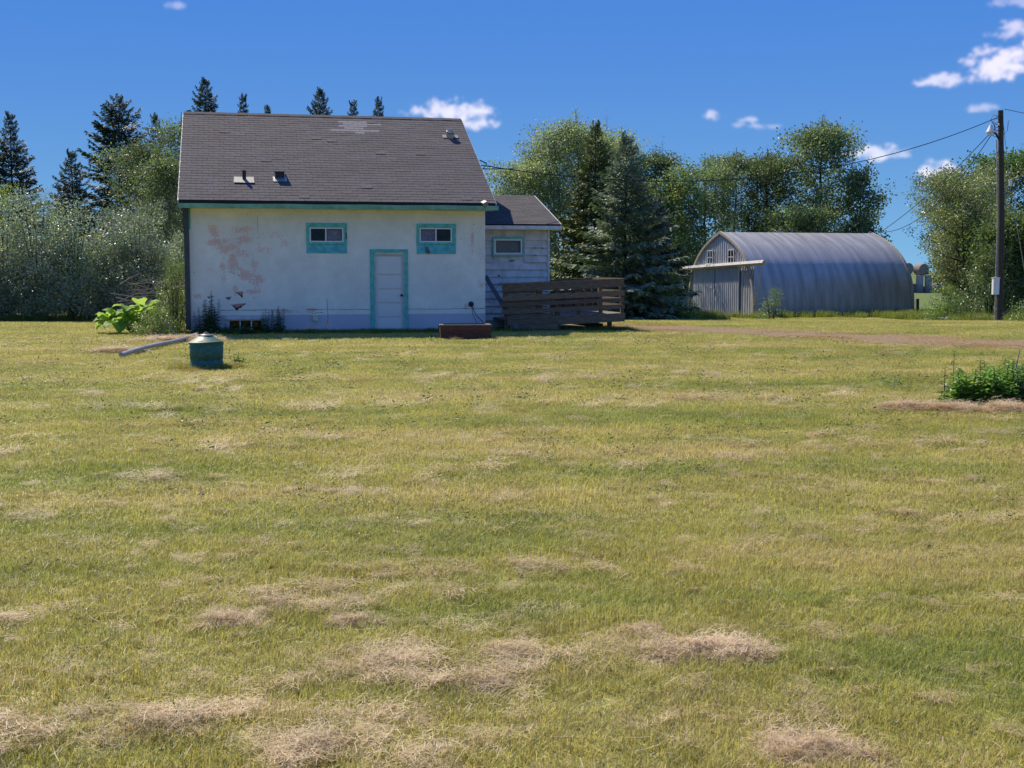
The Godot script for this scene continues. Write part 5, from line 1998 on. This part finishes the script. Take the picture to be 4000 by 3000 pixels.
func make_plants():
	# rhubarb beside the left wall: big single leaves on stalks
	var t := thing("rhubarb_plant", "rhubarb with big bright leaves left of the house", "plant", Vector3(-9.85, 0, -33.6))
	var kinds := [big_leaf(0.42, 0.40, 1), big_leaf(0.36, 0.36, 2), big_leaf(0.30, 0.27, 3)]
	for i in 90:
		var a := rnd(0, TAU)
		var k := sqrt(rnd(0.0, 1.0))
		var at := Vector3(cos(a) * k * 0.95, 0, sin(a) * k * 0.6)
		var y := (0.74 - 0.56 * k * k) * rnd(0.65, 1.1) + 0.05
		var o := shape("leaf", kinds[i % 3], t)
		o.position = at * 0.9 + Vector3(0, y, 0)
		o.basis = Basis(Vector3.UP, PI / 2 - a + rnd(-0.6, 0.6)) * Basis(Vector3.RIGHT, rnd(-0.5, 0.55)) * Basis(Vector3.BACK, rnd(-0.3, 0.3)) * Basis.from_scale(Vector3.ONE * rnd(0.7, 1.1))
	var st := tool()
	for i in 20:
		var a := rnd(0, TAU)
		tube(st, [Vector3(cos(a) * 0.15, 0, sin(a) * 0.12), Vector3(cos(a) * 0.5, rnd(0.3, 0.6), sin(a) * 0.4)], [0.014, 0.01], 5, false)
	part("stalks", st, mats["stem_green"], t)

	shrub("creeper_bush", "tall leafy bush growing against the left corner of the house", "bush", "", -8.85, -33.6, 1.75, 1.0, {"color": Color(0.095, 0.125, 0.035), "clumps": 130, "clump": 0.19, "stems": 8, "wands": 8})
	shrub("creeper_bush", "low leafy bush between rhubarb and downspout", "bush", "", -9.0, -32.4, 0.65, 1.1, {"color": Color(0.115, 0.15, 0.045), "clumps": 90, "clump": 0.17, "stems": 7})
	shrub("creeper_bush", "thin weedy bush behind the rhubarb", "bush", "", -9.6, -35.0, 1.0, 1.5, {"color": Color(0.10, 0.13, 0.04), "clumps": 100, "clump": 0.18, "stems": 7})

	# pile of dead branches behind the rhubarb
	st = tool()
	for i in 90:
		var c := Vector3(-10.3 + rnd(-1.0, 1.3), 0.55 + rnd(-0.35, 0.85), -37.5 + rnd(-0.6, 0.6))
		var dir := Vector3(rnd(-1, 1), rnd(-0.25, 0.45), rnd(-0.4, 0.4)).normalized()
		var l := rnd(0.5, 1.5)
		var r := rnd(0.006, 0.018)
		tube(st, [c - dir * l * 0.5, c + Vector3(0, rnd(-0.08, 0.08), 0), c + dir * l * 0.5 + Vector3(0, rnd(-0.1, 0.1), 0)], [r, r * 0.8, r * 0.3], 4, false)
	tag(part("brush_pile", st, mats["dead_branch"], self), "pile of dead grey branches behind the rhubarb", "brush pile")
	st = tool()
	tube(st, [Vector3(-8.35, 0.02, -31.9), Vector3(-8.6, 0.25, -32.0), Vector3(-8.75, 0.42, -32.1)], [0.02, 0.018, 0.012], 5, false)
	tag(part("dead_branch", st, mats["dead_branch"], self), "pale dead branch lying under the low bush beside the pipe", "branch")

	# weeds along the front wall
	var wd := Color(0.055, 0.095, 0.040)
	weed("tall_weed", "tallest weed against the wall, left of the basement window", "weed", "weeds along the front wall", house_point(0.50, 0, 0.35), 1.12, 0.55, wd, 13)
	weed("tall_weed", "shorter weed at the house corner behind the tank cap", "weed", "weeds along the front wall", house_point(0.22, 0, 0.45), 0.72, 0.40, wd, 6)
	weed("tall_weed", "dark weed covering the right end of the basement window", "weed", "weeds along the front wall", house_point(1.86, 0, 0.30), 0.66, 0.42, wd, 8)
	weed("tall_weed", "rightmost weed with several spikes beside the basement window", "weed", "weeds along the front wall", house_point(2.20, 0, 0.35), 0.72, 0.50, wd, 9)
	weed("tall_weed", "low weed in front of the basement window middle", "weed", "weeds along the front wall", house_point(1.35, 0, 0.42), 0.26, 0.7, wd, 12, 1.6)
	weed("tall_weed", "low weed between tallest weed and basement window", "weed", "weeds along the front wall", house_point(0.85, 0, 0.42), 0.30, 0.6, wd, 12, 1.6)
	weed("tall_weed", "small bright weed right of the green tank cap", "weed", "", Vector3(-4.83, 0, -22.6), 0.20, 0.25, Color(0.17, 0.22, 0.05), 5, 1.5)
	# garden patch in the right foreground
	var gp := Color(0.105, 0.200, 0.040)
	weed("thistle_plant", "tall thistle rising from the left of the garden patch", "plant", "thistles in the right garden patch", Vector3(5.50, 0, -15.9), 0.62, 0.30, Color(0.085, 0.12, 0.045), 1, 0.9)
	weed("thistle_plant", "second thistle, in the middle of the garden patch", "plant", "thistles in the right garden patch", Vector3(5.86, 0, -16.0), 0.52, 0.28, Color(0.085, 0.12, 0.045), 1, 0.9)
	weed("thistle_plant", "short thistle at the left end of the garden patch", "plant", "thistles in the right garden patch", Vector3(5.36, 0, -15.8), 0.44, 0.26, Color(0.085, 0.12, 0.045), 1, 0.9)
	for s in [[5.30, -15.5, 0.30, 0.55, "lush green plant at the left front of the garden patch"], [5.62, -15.3, 0.34, 0.55, "lush green plant in the middle of the garden patch"], [5.95, -15.2, 0.36, 0.60, "bluish green plant near the right edge of the garden patch"], [6.25, -15.5, 0.40, 0.60, "tall green plant cut by the right edge of the view"], [5.8, -15.8, 0.38, 0.60, "green plant at the back of the garden patch"], [6.1, -14.9, 0.26, 0.55, "low plant at the right front of the garden patch"]]:
		weed("garden_plant", s[4], "plant", "plants in the right garden patch", Vector3(s[0] + 0.30, 0, s[1]), s[2] * 1.45, s[3] * 1.25, gp if s[0] < 5.9 else Color(0.100, 0.170, 0.070), 15, 1.9)
	st = tool()
	tube(st, [Vector3(6.14, 0.2, -15.6), Vector3(6.16, 0.45, -15.6), Vector3(6.20, 0.66, -15.6)], [0.014, 0.012, 0.005], 5)
	tag(part("dead_stalk", st, mats["dead_branch"], self), "bare dead stalk among the plants at the right edge", "stalk")
	var gl := thing("dock_plant", "dock with broad upright leaves in the garden patch", "plant", Vector3(5.66, 0, -15.6))
	for i in 14:
		var a := rnd(0, TAU)
		var o := shape("leaf", kinds[2], gl)
		o.position = Vector3(cos(a) * 0.12, rnd(0.10, 0.26), sin(a) * 0.12)
		o.basis = Basis(Vector3.UP, PI / 2 - a) * Basis(Vector3.RIGHT, rnd(-1.2, -0.4)) * Basis.from_scale(Vector3(0.35, 0.7, 0.85) * rnd(0.7, 1.0))
	# yellow flowers on the low bush by the pole
	var fb := get_node("flowering_bush") as Node3D
	st = tool()
	for i in 14:
		var a := rnd(0, TAU)
		lathe(st, [Vector2(0.0, 0.0), Vector2(0.045, 0.015), Vector2(0.03, 0.035), Vector2(0.0, 0.03)], 6, Vector3(cos(a) * rnd(0.2, 0.9), rnd(0.6, 0.95), sin(a) * rnd(0.2, 0.8)))
	var ym := mat("flower_yellow", lin(0.65, 0.52, 0.04), 0.7)
	part("flowers", st, ym, fb)


# ---------------------------------------------------------------- lawn and clippings

func grass_patch(n: int, size: float, hmin: float, hmax: float, wid: float, lean: float, sd: int, m: Material) -> ArrayMesh:
	var r := RandomNumberGenerator.new()
	r.seed = sd
	var v := PackedVector3Array()
	var nn := PackedVector3Array()
	var cc := PackedColorArray()
	for i in n:
		var p := Vector3(r.randf_range(-0.5, 0.5) * size, -0.004, r.randf_range(-0.5, 0.5) * size)
		var a := r.randf() * TAU
		var h := r.randf_range(hmin, hmax)
		var f := Vector3(cos(a), 0, sin(a))
		var s := Vector3(-sin(a), 0, cos(a)) * wid * r.randf_range(0.6, 1.2) * 0.5
		var l := lean * r.randf_range(0.3, 1.6)
		var q := p + Vector3(0, h * 0.6, 0) + f * h * l * 0.35
		var t := p + Vector3(0, h * (1.0 - 0.25 * l * 0.5), 0) + f * h * l
		var n1 := (f * -0.6 + Vector3(0, 0.8, 0)).normalized()
		var k := r.randf_range(0.55, 1.0)
		var c := Color(k, k * r.randf_range(0.88, 1.0), k * r.randf_range(0.7, 1.0))
		v.append_array(PackedVector3Array([p - s, q - s * 0.8, p + s, p + s, q - s * 0.8, q + s * 0.8, q - s * 0.8, t, q + s * 0.8]))
		for e in 9:
			nn.append(n1)
			cc.append(c)
	return raw_mesh(v, nn, cc, m)


func straw_bundle(n: int, size: float, len: float, wid: float, sd: int) -> ArrayMesh:
	var r := RandomNumberGenerator.new()
	r.seed = sd
	var v := PackedVector3Array()
	var nn := PackedVector3Array()
	var cc := PackedColorArray()
	for i in n:
		var c := Vector3(r.randfn(0, 0.33) * size, absf(r.randfn(0, 0.10)) * size * 0.30 + 0.006, r.randfn(0, 0.33) * size)
		var a := r.randf() * TAU
		var f := Vector3(cos(a), r.randf_range(-0.18, 0.22), sin(a)).normalized()
		var l := len * r.randf_range(0.4, 1.2) * 0.5
		var bend := Vector3(r.randf_range(-0.2, 0.2), r.randf_range(-0.05, 0.18), r.randf_range(-0.2, 0.2)) * l
		var s := f.cross(Vector3.UP).normalized() * wid * 0.5
		var up := Vector3(0, wid * 0.5, 0)
		var p0 := c - f * l
		var p1 := c + bend
		var p2 := c + f * l
		var k := r.randf_range(0.6, 1.0)
		var col := Color(k, k * r.randf_range(0.85, 0.95), k * r.randf_range(0.65, 0.9))
		v.append_array(PackedVector3Array([p0 - s, p1 - s + up, p0 + s, p0 + s, p1 - s + up, p1 + s + up, p1 - s + up, p2, p1 + s + up]))
		for e in 9:
			nn.append(Vector3(0, 1, 0))
			cc.append(col)
	return raw_mesh(v, nn, cc, mats["straw"])


func blocked(x: float, z: float) -> bool:
	var l := Basis(Vector3.UP, -HOUSE_YAW) * (Vector3(x, 0, z) - HOUSE_AT)
	if l.x > -0.02 and l.x < WALL_W and l.z < 0.0 and l.z > -9.6:
		return true
	if l.x >= WALL_W and l.x < 9.8 and l.z < -1.2 and l.z > -7.6:
		return true
	if absf(x + 1.16) < 0.6 and absf(z + 31.25) < 0.45:
		return true
	if Vector2(x + 5.08, z + 21.25).length() < 0.27:
		return true
	return false


func make_lawn():
	var lawn := Node3D.new()
	put(lawn, "lawn_grass")
	tag(lawn, "short mown grass of the yard, green and sun-dried in streaks", "grass", "", "stuff")
	# near, middle and far: d0, d1, patch size, blades, heights, blade width, overlap
	var zones := [[3.2, 8.0, 0.20, 300, 0.018, 0.060, 0.0030, 1.3], [8.0, 15.0, 0.36, 420, 0.018, 0.055, 0.0044, 1.3], [15.0, 28.0, 0.60, 520, 0.018, 0.050, 0.0065, 1.25], [28.0, 61.0, 1.0, 600, 0.018, 0.055, 0.010, 1.25]]
	var k := 0
	for zn in zones:
		var variants := []
		for i in 3:
			variants.append(grass_patch(zn[3], zn[2] * 1.3, zn[4], zn[5], zn[6], 0.8, 200 + k * 10 + i, mats["blade"]))
		var where := [[], [], []]
		var tint := [PackedColorArray(), PackedColorArray(), PackedColorArray()]
		var d: float = zn[0]
		var step: float = zn[2] / zn[7] * 1.1
		while d < zn[1]:
			var half := d * 0.46 + 1.2
			var x := -half
			while x < half:
				var px := x + rnd(-0.5, 0.5) * step
				var pz := -d + rnd(-0.5, 0.5) * step
				x += step
				if blocked(px, pz) or (px < -10.5 and d > 46.5) or (px > 16.0 and d > 53.0):
					continue
				var tr := in_track(px, pz)
				var c := lawn_tint(px, pz)
				if tr > 0.0:
					if rng.randf() < 0.10 + 0.85 * tr:
						continue
					c = c.lerp(Color(0.42, 0.29, 0.13), ss(0.0, 0.35, tr))
				var v := rnd(0.85, 1.2)
				var j := rng.randi() % 3
				var tall := 1.0 + 0.8 * maxf(0.0, patchy.get_noise_2d(px * 3.0, pz * 3.0)) + rnd(-0.15, 0.2)
				if tr > -0.3:
					tall *= 0.7
				where[j].append(Transform3D(Basis(Vector3.UP, rnd(0, TAU)) * Basis.from_scale(Vector3(1, tall, 1)), Vector3(px, terrain(px, pz), pz)))
				tint[j].append(Color(c.r * v * 1.25, c.g * v * 1.25, c.b * v * 1.2))
			d += step
		for j in 3:
			multi("grass_tufts", variants[j], where[j], tint[j], lawn)
		k += 1
	# plantain, clover and stubs scattered in the sward
	var weeds := []
	var wtint := PackedColorArray()
	var rosette := leaf_cluster("lawn_weed", 16, 0.16, 0.075, 0.034, mats["leaf"])
	for i in 2400:
		var d := 3.5 + 27.0 * pow(rng.randf(), 0.9)
		var x := rnd(-0.46, 0.46) * (d + 0.8)
		if blocked(x, -d) or in_track(x, -d) > 0.0 or patchy.get_noise_2d(x * 1.7 + 9.0, d * 3.2) < -0.02:
			continue
		weeds.append(Transform3D(Basis(Vector3.UP, rnd(0, TAU)).scaled(Vector3(1, rnd(0.3, 0.7), 1) * rnd(0.25, 0.6) * clampf(d / 10.0, 0.6, 1.5)), Vector3(x, terrain(x, -d) + 0.022, -d)))
		var v := rnd(0.6, 1.2)
		wtint.append(Color(0.13 * v, 0.19 * v, 0.05 * v) if rng.randf() < 0.65 else Color(0.26 * v, 0.17 * v, 0.08 * v))
	multi("broad_leaves", rosette, weeds, wtint, lawn)
	# ranker fringe at the feet of walls, hedges and fence
	var fringe := Node3D.new()
	put(fringe, "tall_grass")
	tag(fringe, "unmown green grass along the shed, the hedge and the walls", "grass", "", "stuff")
	var tallm := grass_patch(90, 0.5, 0.12, 0.38, 0.012, 0.45, 301, mats["blade"])
	var lowm := grass_patch(120, 0.5, 0.05, 0.16, 0.008, 0.5, 302, mats["blade"])
	var w1 := []
	var t1 := PackedColorArray()
	var w2 := []
	var t2 := PackedColorArray()
	for i in 900:
		var px := rnd(-24.0, -11.0)
		var pz := -45.2 - absf(rng.randfn(0, 1.0))
		w1.append(Transform3D(Basis(Vector3.UP, rnd(0, TAU)) * Basis.from_scale(Vector3.ONE * rnd(0.6, 1.0)), Vector3(px, terrain(px, pz), pz)))
		var v := rnd(0.7, 1.2)
		t1.append(Color(0.180 * v, 0.270 * v, 0.054 * v))
	for i in 2300:
		var px := rnd(5.5, 24.0)
		var pz := -56.6 - rnd(0.0, 1.0) * 8.0
		if i < 420:
			pz = -61.0 + rng.randfn(0, 0.45) - (0.26 * (px - 12.0) if px > 11.5 else -0.9 * (px - 11.5) - 0.0)
			if px < 11.5:
				pz = -58.5 - 3.3 * (11.5 - px) + rng.randfn(0, 0.4)
				if px < 9.4:
					pz = -57.5 + rng.randfn(0, 0.9)
		elif px < 19.0 and px > 8.0:
			px = rnd(17.6, 24.0)
			pz = -50.5 - rnd(0.0, 14.0)
		var tall := rnd(0.35, 1.3)
		w1.append(Transform3D(Basis(Vector3.UP, rnd(0, TAU)) * Basis.from_scale(Vector3(1, tall, 1)), Vector3(px, terrain(px, pz), pz)))
		var v := rnd(0.7, 1.2)
		t1.append(Color(0.270 * v, 0.360 * v, 0.063 * v))
	for i in 420:
		var u := rnd(-0.6, 11.8)
		var p := house_point(u, 0, absf(rng.randfn(0, 0.25)) + 0.02)
		if u > WALL_W:
			p = house_point(u, 0, rnd(-0.9, 0.35))
		w2.append(Transform3D(Basis(Vector3.UP, rnd(0, TAU)) * Basis.from_scale(Vector3.ONE * rnd(0.5, 1.1)), p))
		var v := rnd(0.7, 1.2)
		t2.append(Color(0.198 * v, 0.306 * v, 0.058 * v))
	for i in 40:
		var a := rnd(0, TAU)
		w2.append(Transform3D(Basis(Vector3.UP, rnd(0, TAU)) * Basis.from_scale(Vector3.ONE * rnd(0.4, 0.9)), Vector3(-5.08 + cos(a) * rnd(0.28, 0.5), 0, -21.25 + sin(a) * rnd(0.28, 0.5))))
		t2.append(Color(0.36, 0.35, 0.08))
	multi("grass_tufts", tallm, w1, t1, fringe)
	multi("grass_tufts", lowm, w2, t2, fringe)


func make_hay():
	# dried clippings: thin everywhere, thick along the windrows the mower left
	var hay := Node3D.new()
	put(hay, "dry_clippings")
	tag(hay, "pinkish dry grass clippings scattered and raked into windrows over the lawn", "hay", "", "stuff")
	var bundles := [straw_bundle(110, 0.20, 0.085, 0.0022, 401), straw_bundle(90, 0.24, 0.11, 0.0022, 402)]
	var singles := straw_bundle(4, 0.5, 0.12, 0.0024, 403)
	var where := [[], []]
	var tint := [PackedColorArray(), PackedColorArray()]
	var lines := [
		[Vector2(-2.1, 4.15), Vector2(-1.75, 4.25), Vector2(-1.46, 4.45), Vector2(-1.19, 4.45), Vector2(-0.66, 4.6), Vector2(-0.3, 4.8), Vector2(0.21, 5.2)],
		[Vector2(-2.6, 5.6), Vector2(-2.31, 5.65), Vector2(-1.9, 5.68)], [Vector2(-1.32, 5.9), Vector2(-0.88, 6.15), Vector2(-0.28, 6.8), Vector2(0.97, 6.85)],
		[Vector2(-0.62, 5.05), Vector2(-0.35, 5.15), Vector2(-0.11, 5.25), Vector2(0.25, 5.35)], [Vector2(-0.93, 4.0), Vector2(-0.61, 4.2), Vector2(-0.2, 4.25)],
		[Vector2(-3.2, 9.6), Vector2(-0.5, 10.2), Vector2(2.5, 10.9)], [Vector2(-5.0, 14.5), Vector2(0.0, 15.2), Vector2(4.0, 16.4)], [Vector2(-5.6, 18.2), Vector2(-2.0, 19.0), Vector2(2.0, 19.2)], [Vector2(1.2, 23.5), Vector2(8.0, 25.5)], [Vector2(1.8, 7.6), Vector2(3.2, 8.15)]]
	var weight := [240, 26, 70, 80, 60, 34, 44, 60, 44, 30]
	for li in lines.size():
		var l: Array = lines[li]
		for i in weight[li]:
			var f := rnd(0, l.size() - 1.001)
			var p: Vector2 = l[int(f)].lerp(l[int(f) + 1], f - int(f))
			var far := clampf(p.y / 6.0, 1.0, 3.0)
			p += Vector2(rng.randfn(0, 0.20) * far, rng.randfn(0, 0.085) * far)
			if fine.get_noise_2d(p.x * 1.6, p.y * 2.4) < -0.02:
				continue
			add_straw(where, tint, p.x, p.y, rnd(0.006, 0.035), rnd(0.5, 1.0) * minf(far, 2.0))
	# general litter
	for i in 2600:
		var d := 3.4 + 9.0 * pow(rng.randf(), 0.8)
		var x := rnd(-0.46, 0.46) * (d + 0.8)
		if fine.get_noise_2d(x * 0.8, (d - 0.16 * x) * 2.6) < 0.10:
			continue
		add_straw(where, tint, x, d, rnd(0.004, 0.025), rnd(0.35, 0.75))
	for i in 1500:
		var d := rnd(11.0, 33.0)
		var x := rnd(-0.44, 0.44) * d
		if blocked(x, -d) or fine.get_noise_2d(x * 0.12, (d - 0.16 * x) * 1.6) < 0.12:
			continue
		add_straw(where, tint, x, d, rnd(0.004, 0.02), rnd(0.6, 1.5))
	for j in 2:
		multi("straw", bundles[j], where[j], tint[j], hay)
	var sw := []
	var stint := PackedColorArray()
	for i in 420:
		var d := 3.4 + 8.0 * rng.randf()
		var x := rnd(-0.46, 0.46) * (d + 0.8)
		sw.append(Transform3D(Basis.from_euler(Vector3(rnd(-0.2, 0.2), rnd(0, TAU), rnd(-0.2, 0.2))), Vector3(x, rnd(0.02, 0.05), -d)))
		stint.append(Color(0.62, 0.55, 0.38))
	multi("straw", singles, sw, stint, hay)

	# heaps that stand out, each one a thing
	var heaps := [
		[0.82, 5.25, 0.26, 0.09, 0.055, "largest heap of dry clippings, in the right foreground"], [0.57, 5.55, 0.11, 0.07, 0.045, "small heap just behind the largest clippings heap"],
		[0.98, 6.72, 0.10, 0.05, 0.035, "small heap of clippings far right of the middle lawn"], [1.0, 4.15, 0.16, 0.10, 0.06, "heap of clippings cut by the lower edge, right"],
		[-0.72, 5.72, 0.10, 0.06, 0.04, "small round heap of clippings in the left lawn"], [-1.28, 5.75, 0.14, 0.07, 0.04, "loose heap of clippings beside the bright green patch"],
		[4.62, 14.95, 0.36, 0.22, 0.06, "left one of two brown heaps of dry clippings before the garden patch"], [5.15, 14.75, 0.34, 0.18, 0.06, "right one of two brown heaps of dry clippings before the garden patch"], [5.68, 14.65, 0.24, 0.16, 0.10, "rounded clippings heap at the foot of the garden plants"],
		[-7.75, 30.0, 0.75, 0.45, 0.07, "flat brown heap of clippings in front of the rhubarb"], [-7.9, 25.5, 0.30, 0.16, 0.06, "small clippings heap left of the drain pipe"]]
	for hp in heaps:
		var t := thing("clippings_heap", hp[5], "hay heap", Vector3(hp[0], 0, -hp[1]), rnd(-0.2, 0.2), "heaps of dry clippings")
		var st := tool()
		st.set_smooth_group(0)
		var grid := []
		for i in 7:
			var row := []
			for k in 20:
				var a := TAU * k / 20
				var r := i / 6.0
				var bump := 1.0 + 0.25 * sin(a * 3.0 + hp[0] * 7.0) + 0.12 * sin(a * 7.0)
				row.append(Vector3(cos(a) * r * hp[2] * bump, hp[4] * 0.5 * (1.0 - r * r) * (0.85 + 0.3 * sin(a * 2.0 + r * 4.0)) - 0.01, sin(a) * r * hp[3] * bump))
			grid.append(row)
		for i in range(0, 6):
			for k in 20:
				quad(st, grid[i][(k + 1) % 20], grid[i + 1][(k + 1) % 20], grid[i + 1][k], grid[i][k])
		var hm: StandardMaterial3D = mats.get("heap_core", null)
		if hm == null:
			hm = mat("heap_core", lin(0.52, 0.42, 0.30), 1.0, 0.0, mats["grain"], 6.0)
		part("core", st, hm, t)
		var ww := []
		var tt := PackedColorArray()
		var n := int(30 + 170 * hp[2])
		for i in n:
			var a := rnd(0, TAU)
			var r := sqrt(rng.randf()) * (1.0 if rng.randf() < 0.7 else 1.75)
			var y: float = hp[4] * 0.55 * maxf(0.0, 1.0 - r * r)
			var sc: float = rnd(0.6, 0.95) * clampf(hp[1] / 9.0, 1.0, 2.2) * clampf(hp[2] * 5.0, 0.6, 1.0)
			ww.append(Transform3D(Basis.from_euler(Vector3(rnd(-0.35, 0.35), rnd(0, TAU), rnd(-0.35, 0.35))).scaled(Vector3.ONE * sc), Vector3(cos(a) * r * hp[2], y, sin(a) * r * hp[3])))
			var v := rnd(0.75, 1.15)
			tt.append(Color(0.80 * v, 0.67 * v, 0.49 * v))
		multi("straw", bundles[0], ww, tt, t)


func add_straw(where: Array, tint: Array, x: float, d: float, y: float, s: float):
	var j := rng.randi() % 2
	where[j].append(Transform3D(Basis.from_euler(Vector3(rnd(-0.25, 0.25), rnd(0, TAU), rnd(-0.25, 0.25))).scaled(Vector3.ONE * s), Vector3(x, terrain(x, -d) + y, -d)))
	var v := rnd(0.75, 1.15)
	tint[j].append(Color(0.76 * v, 0.64 * v, 0.44 * v))
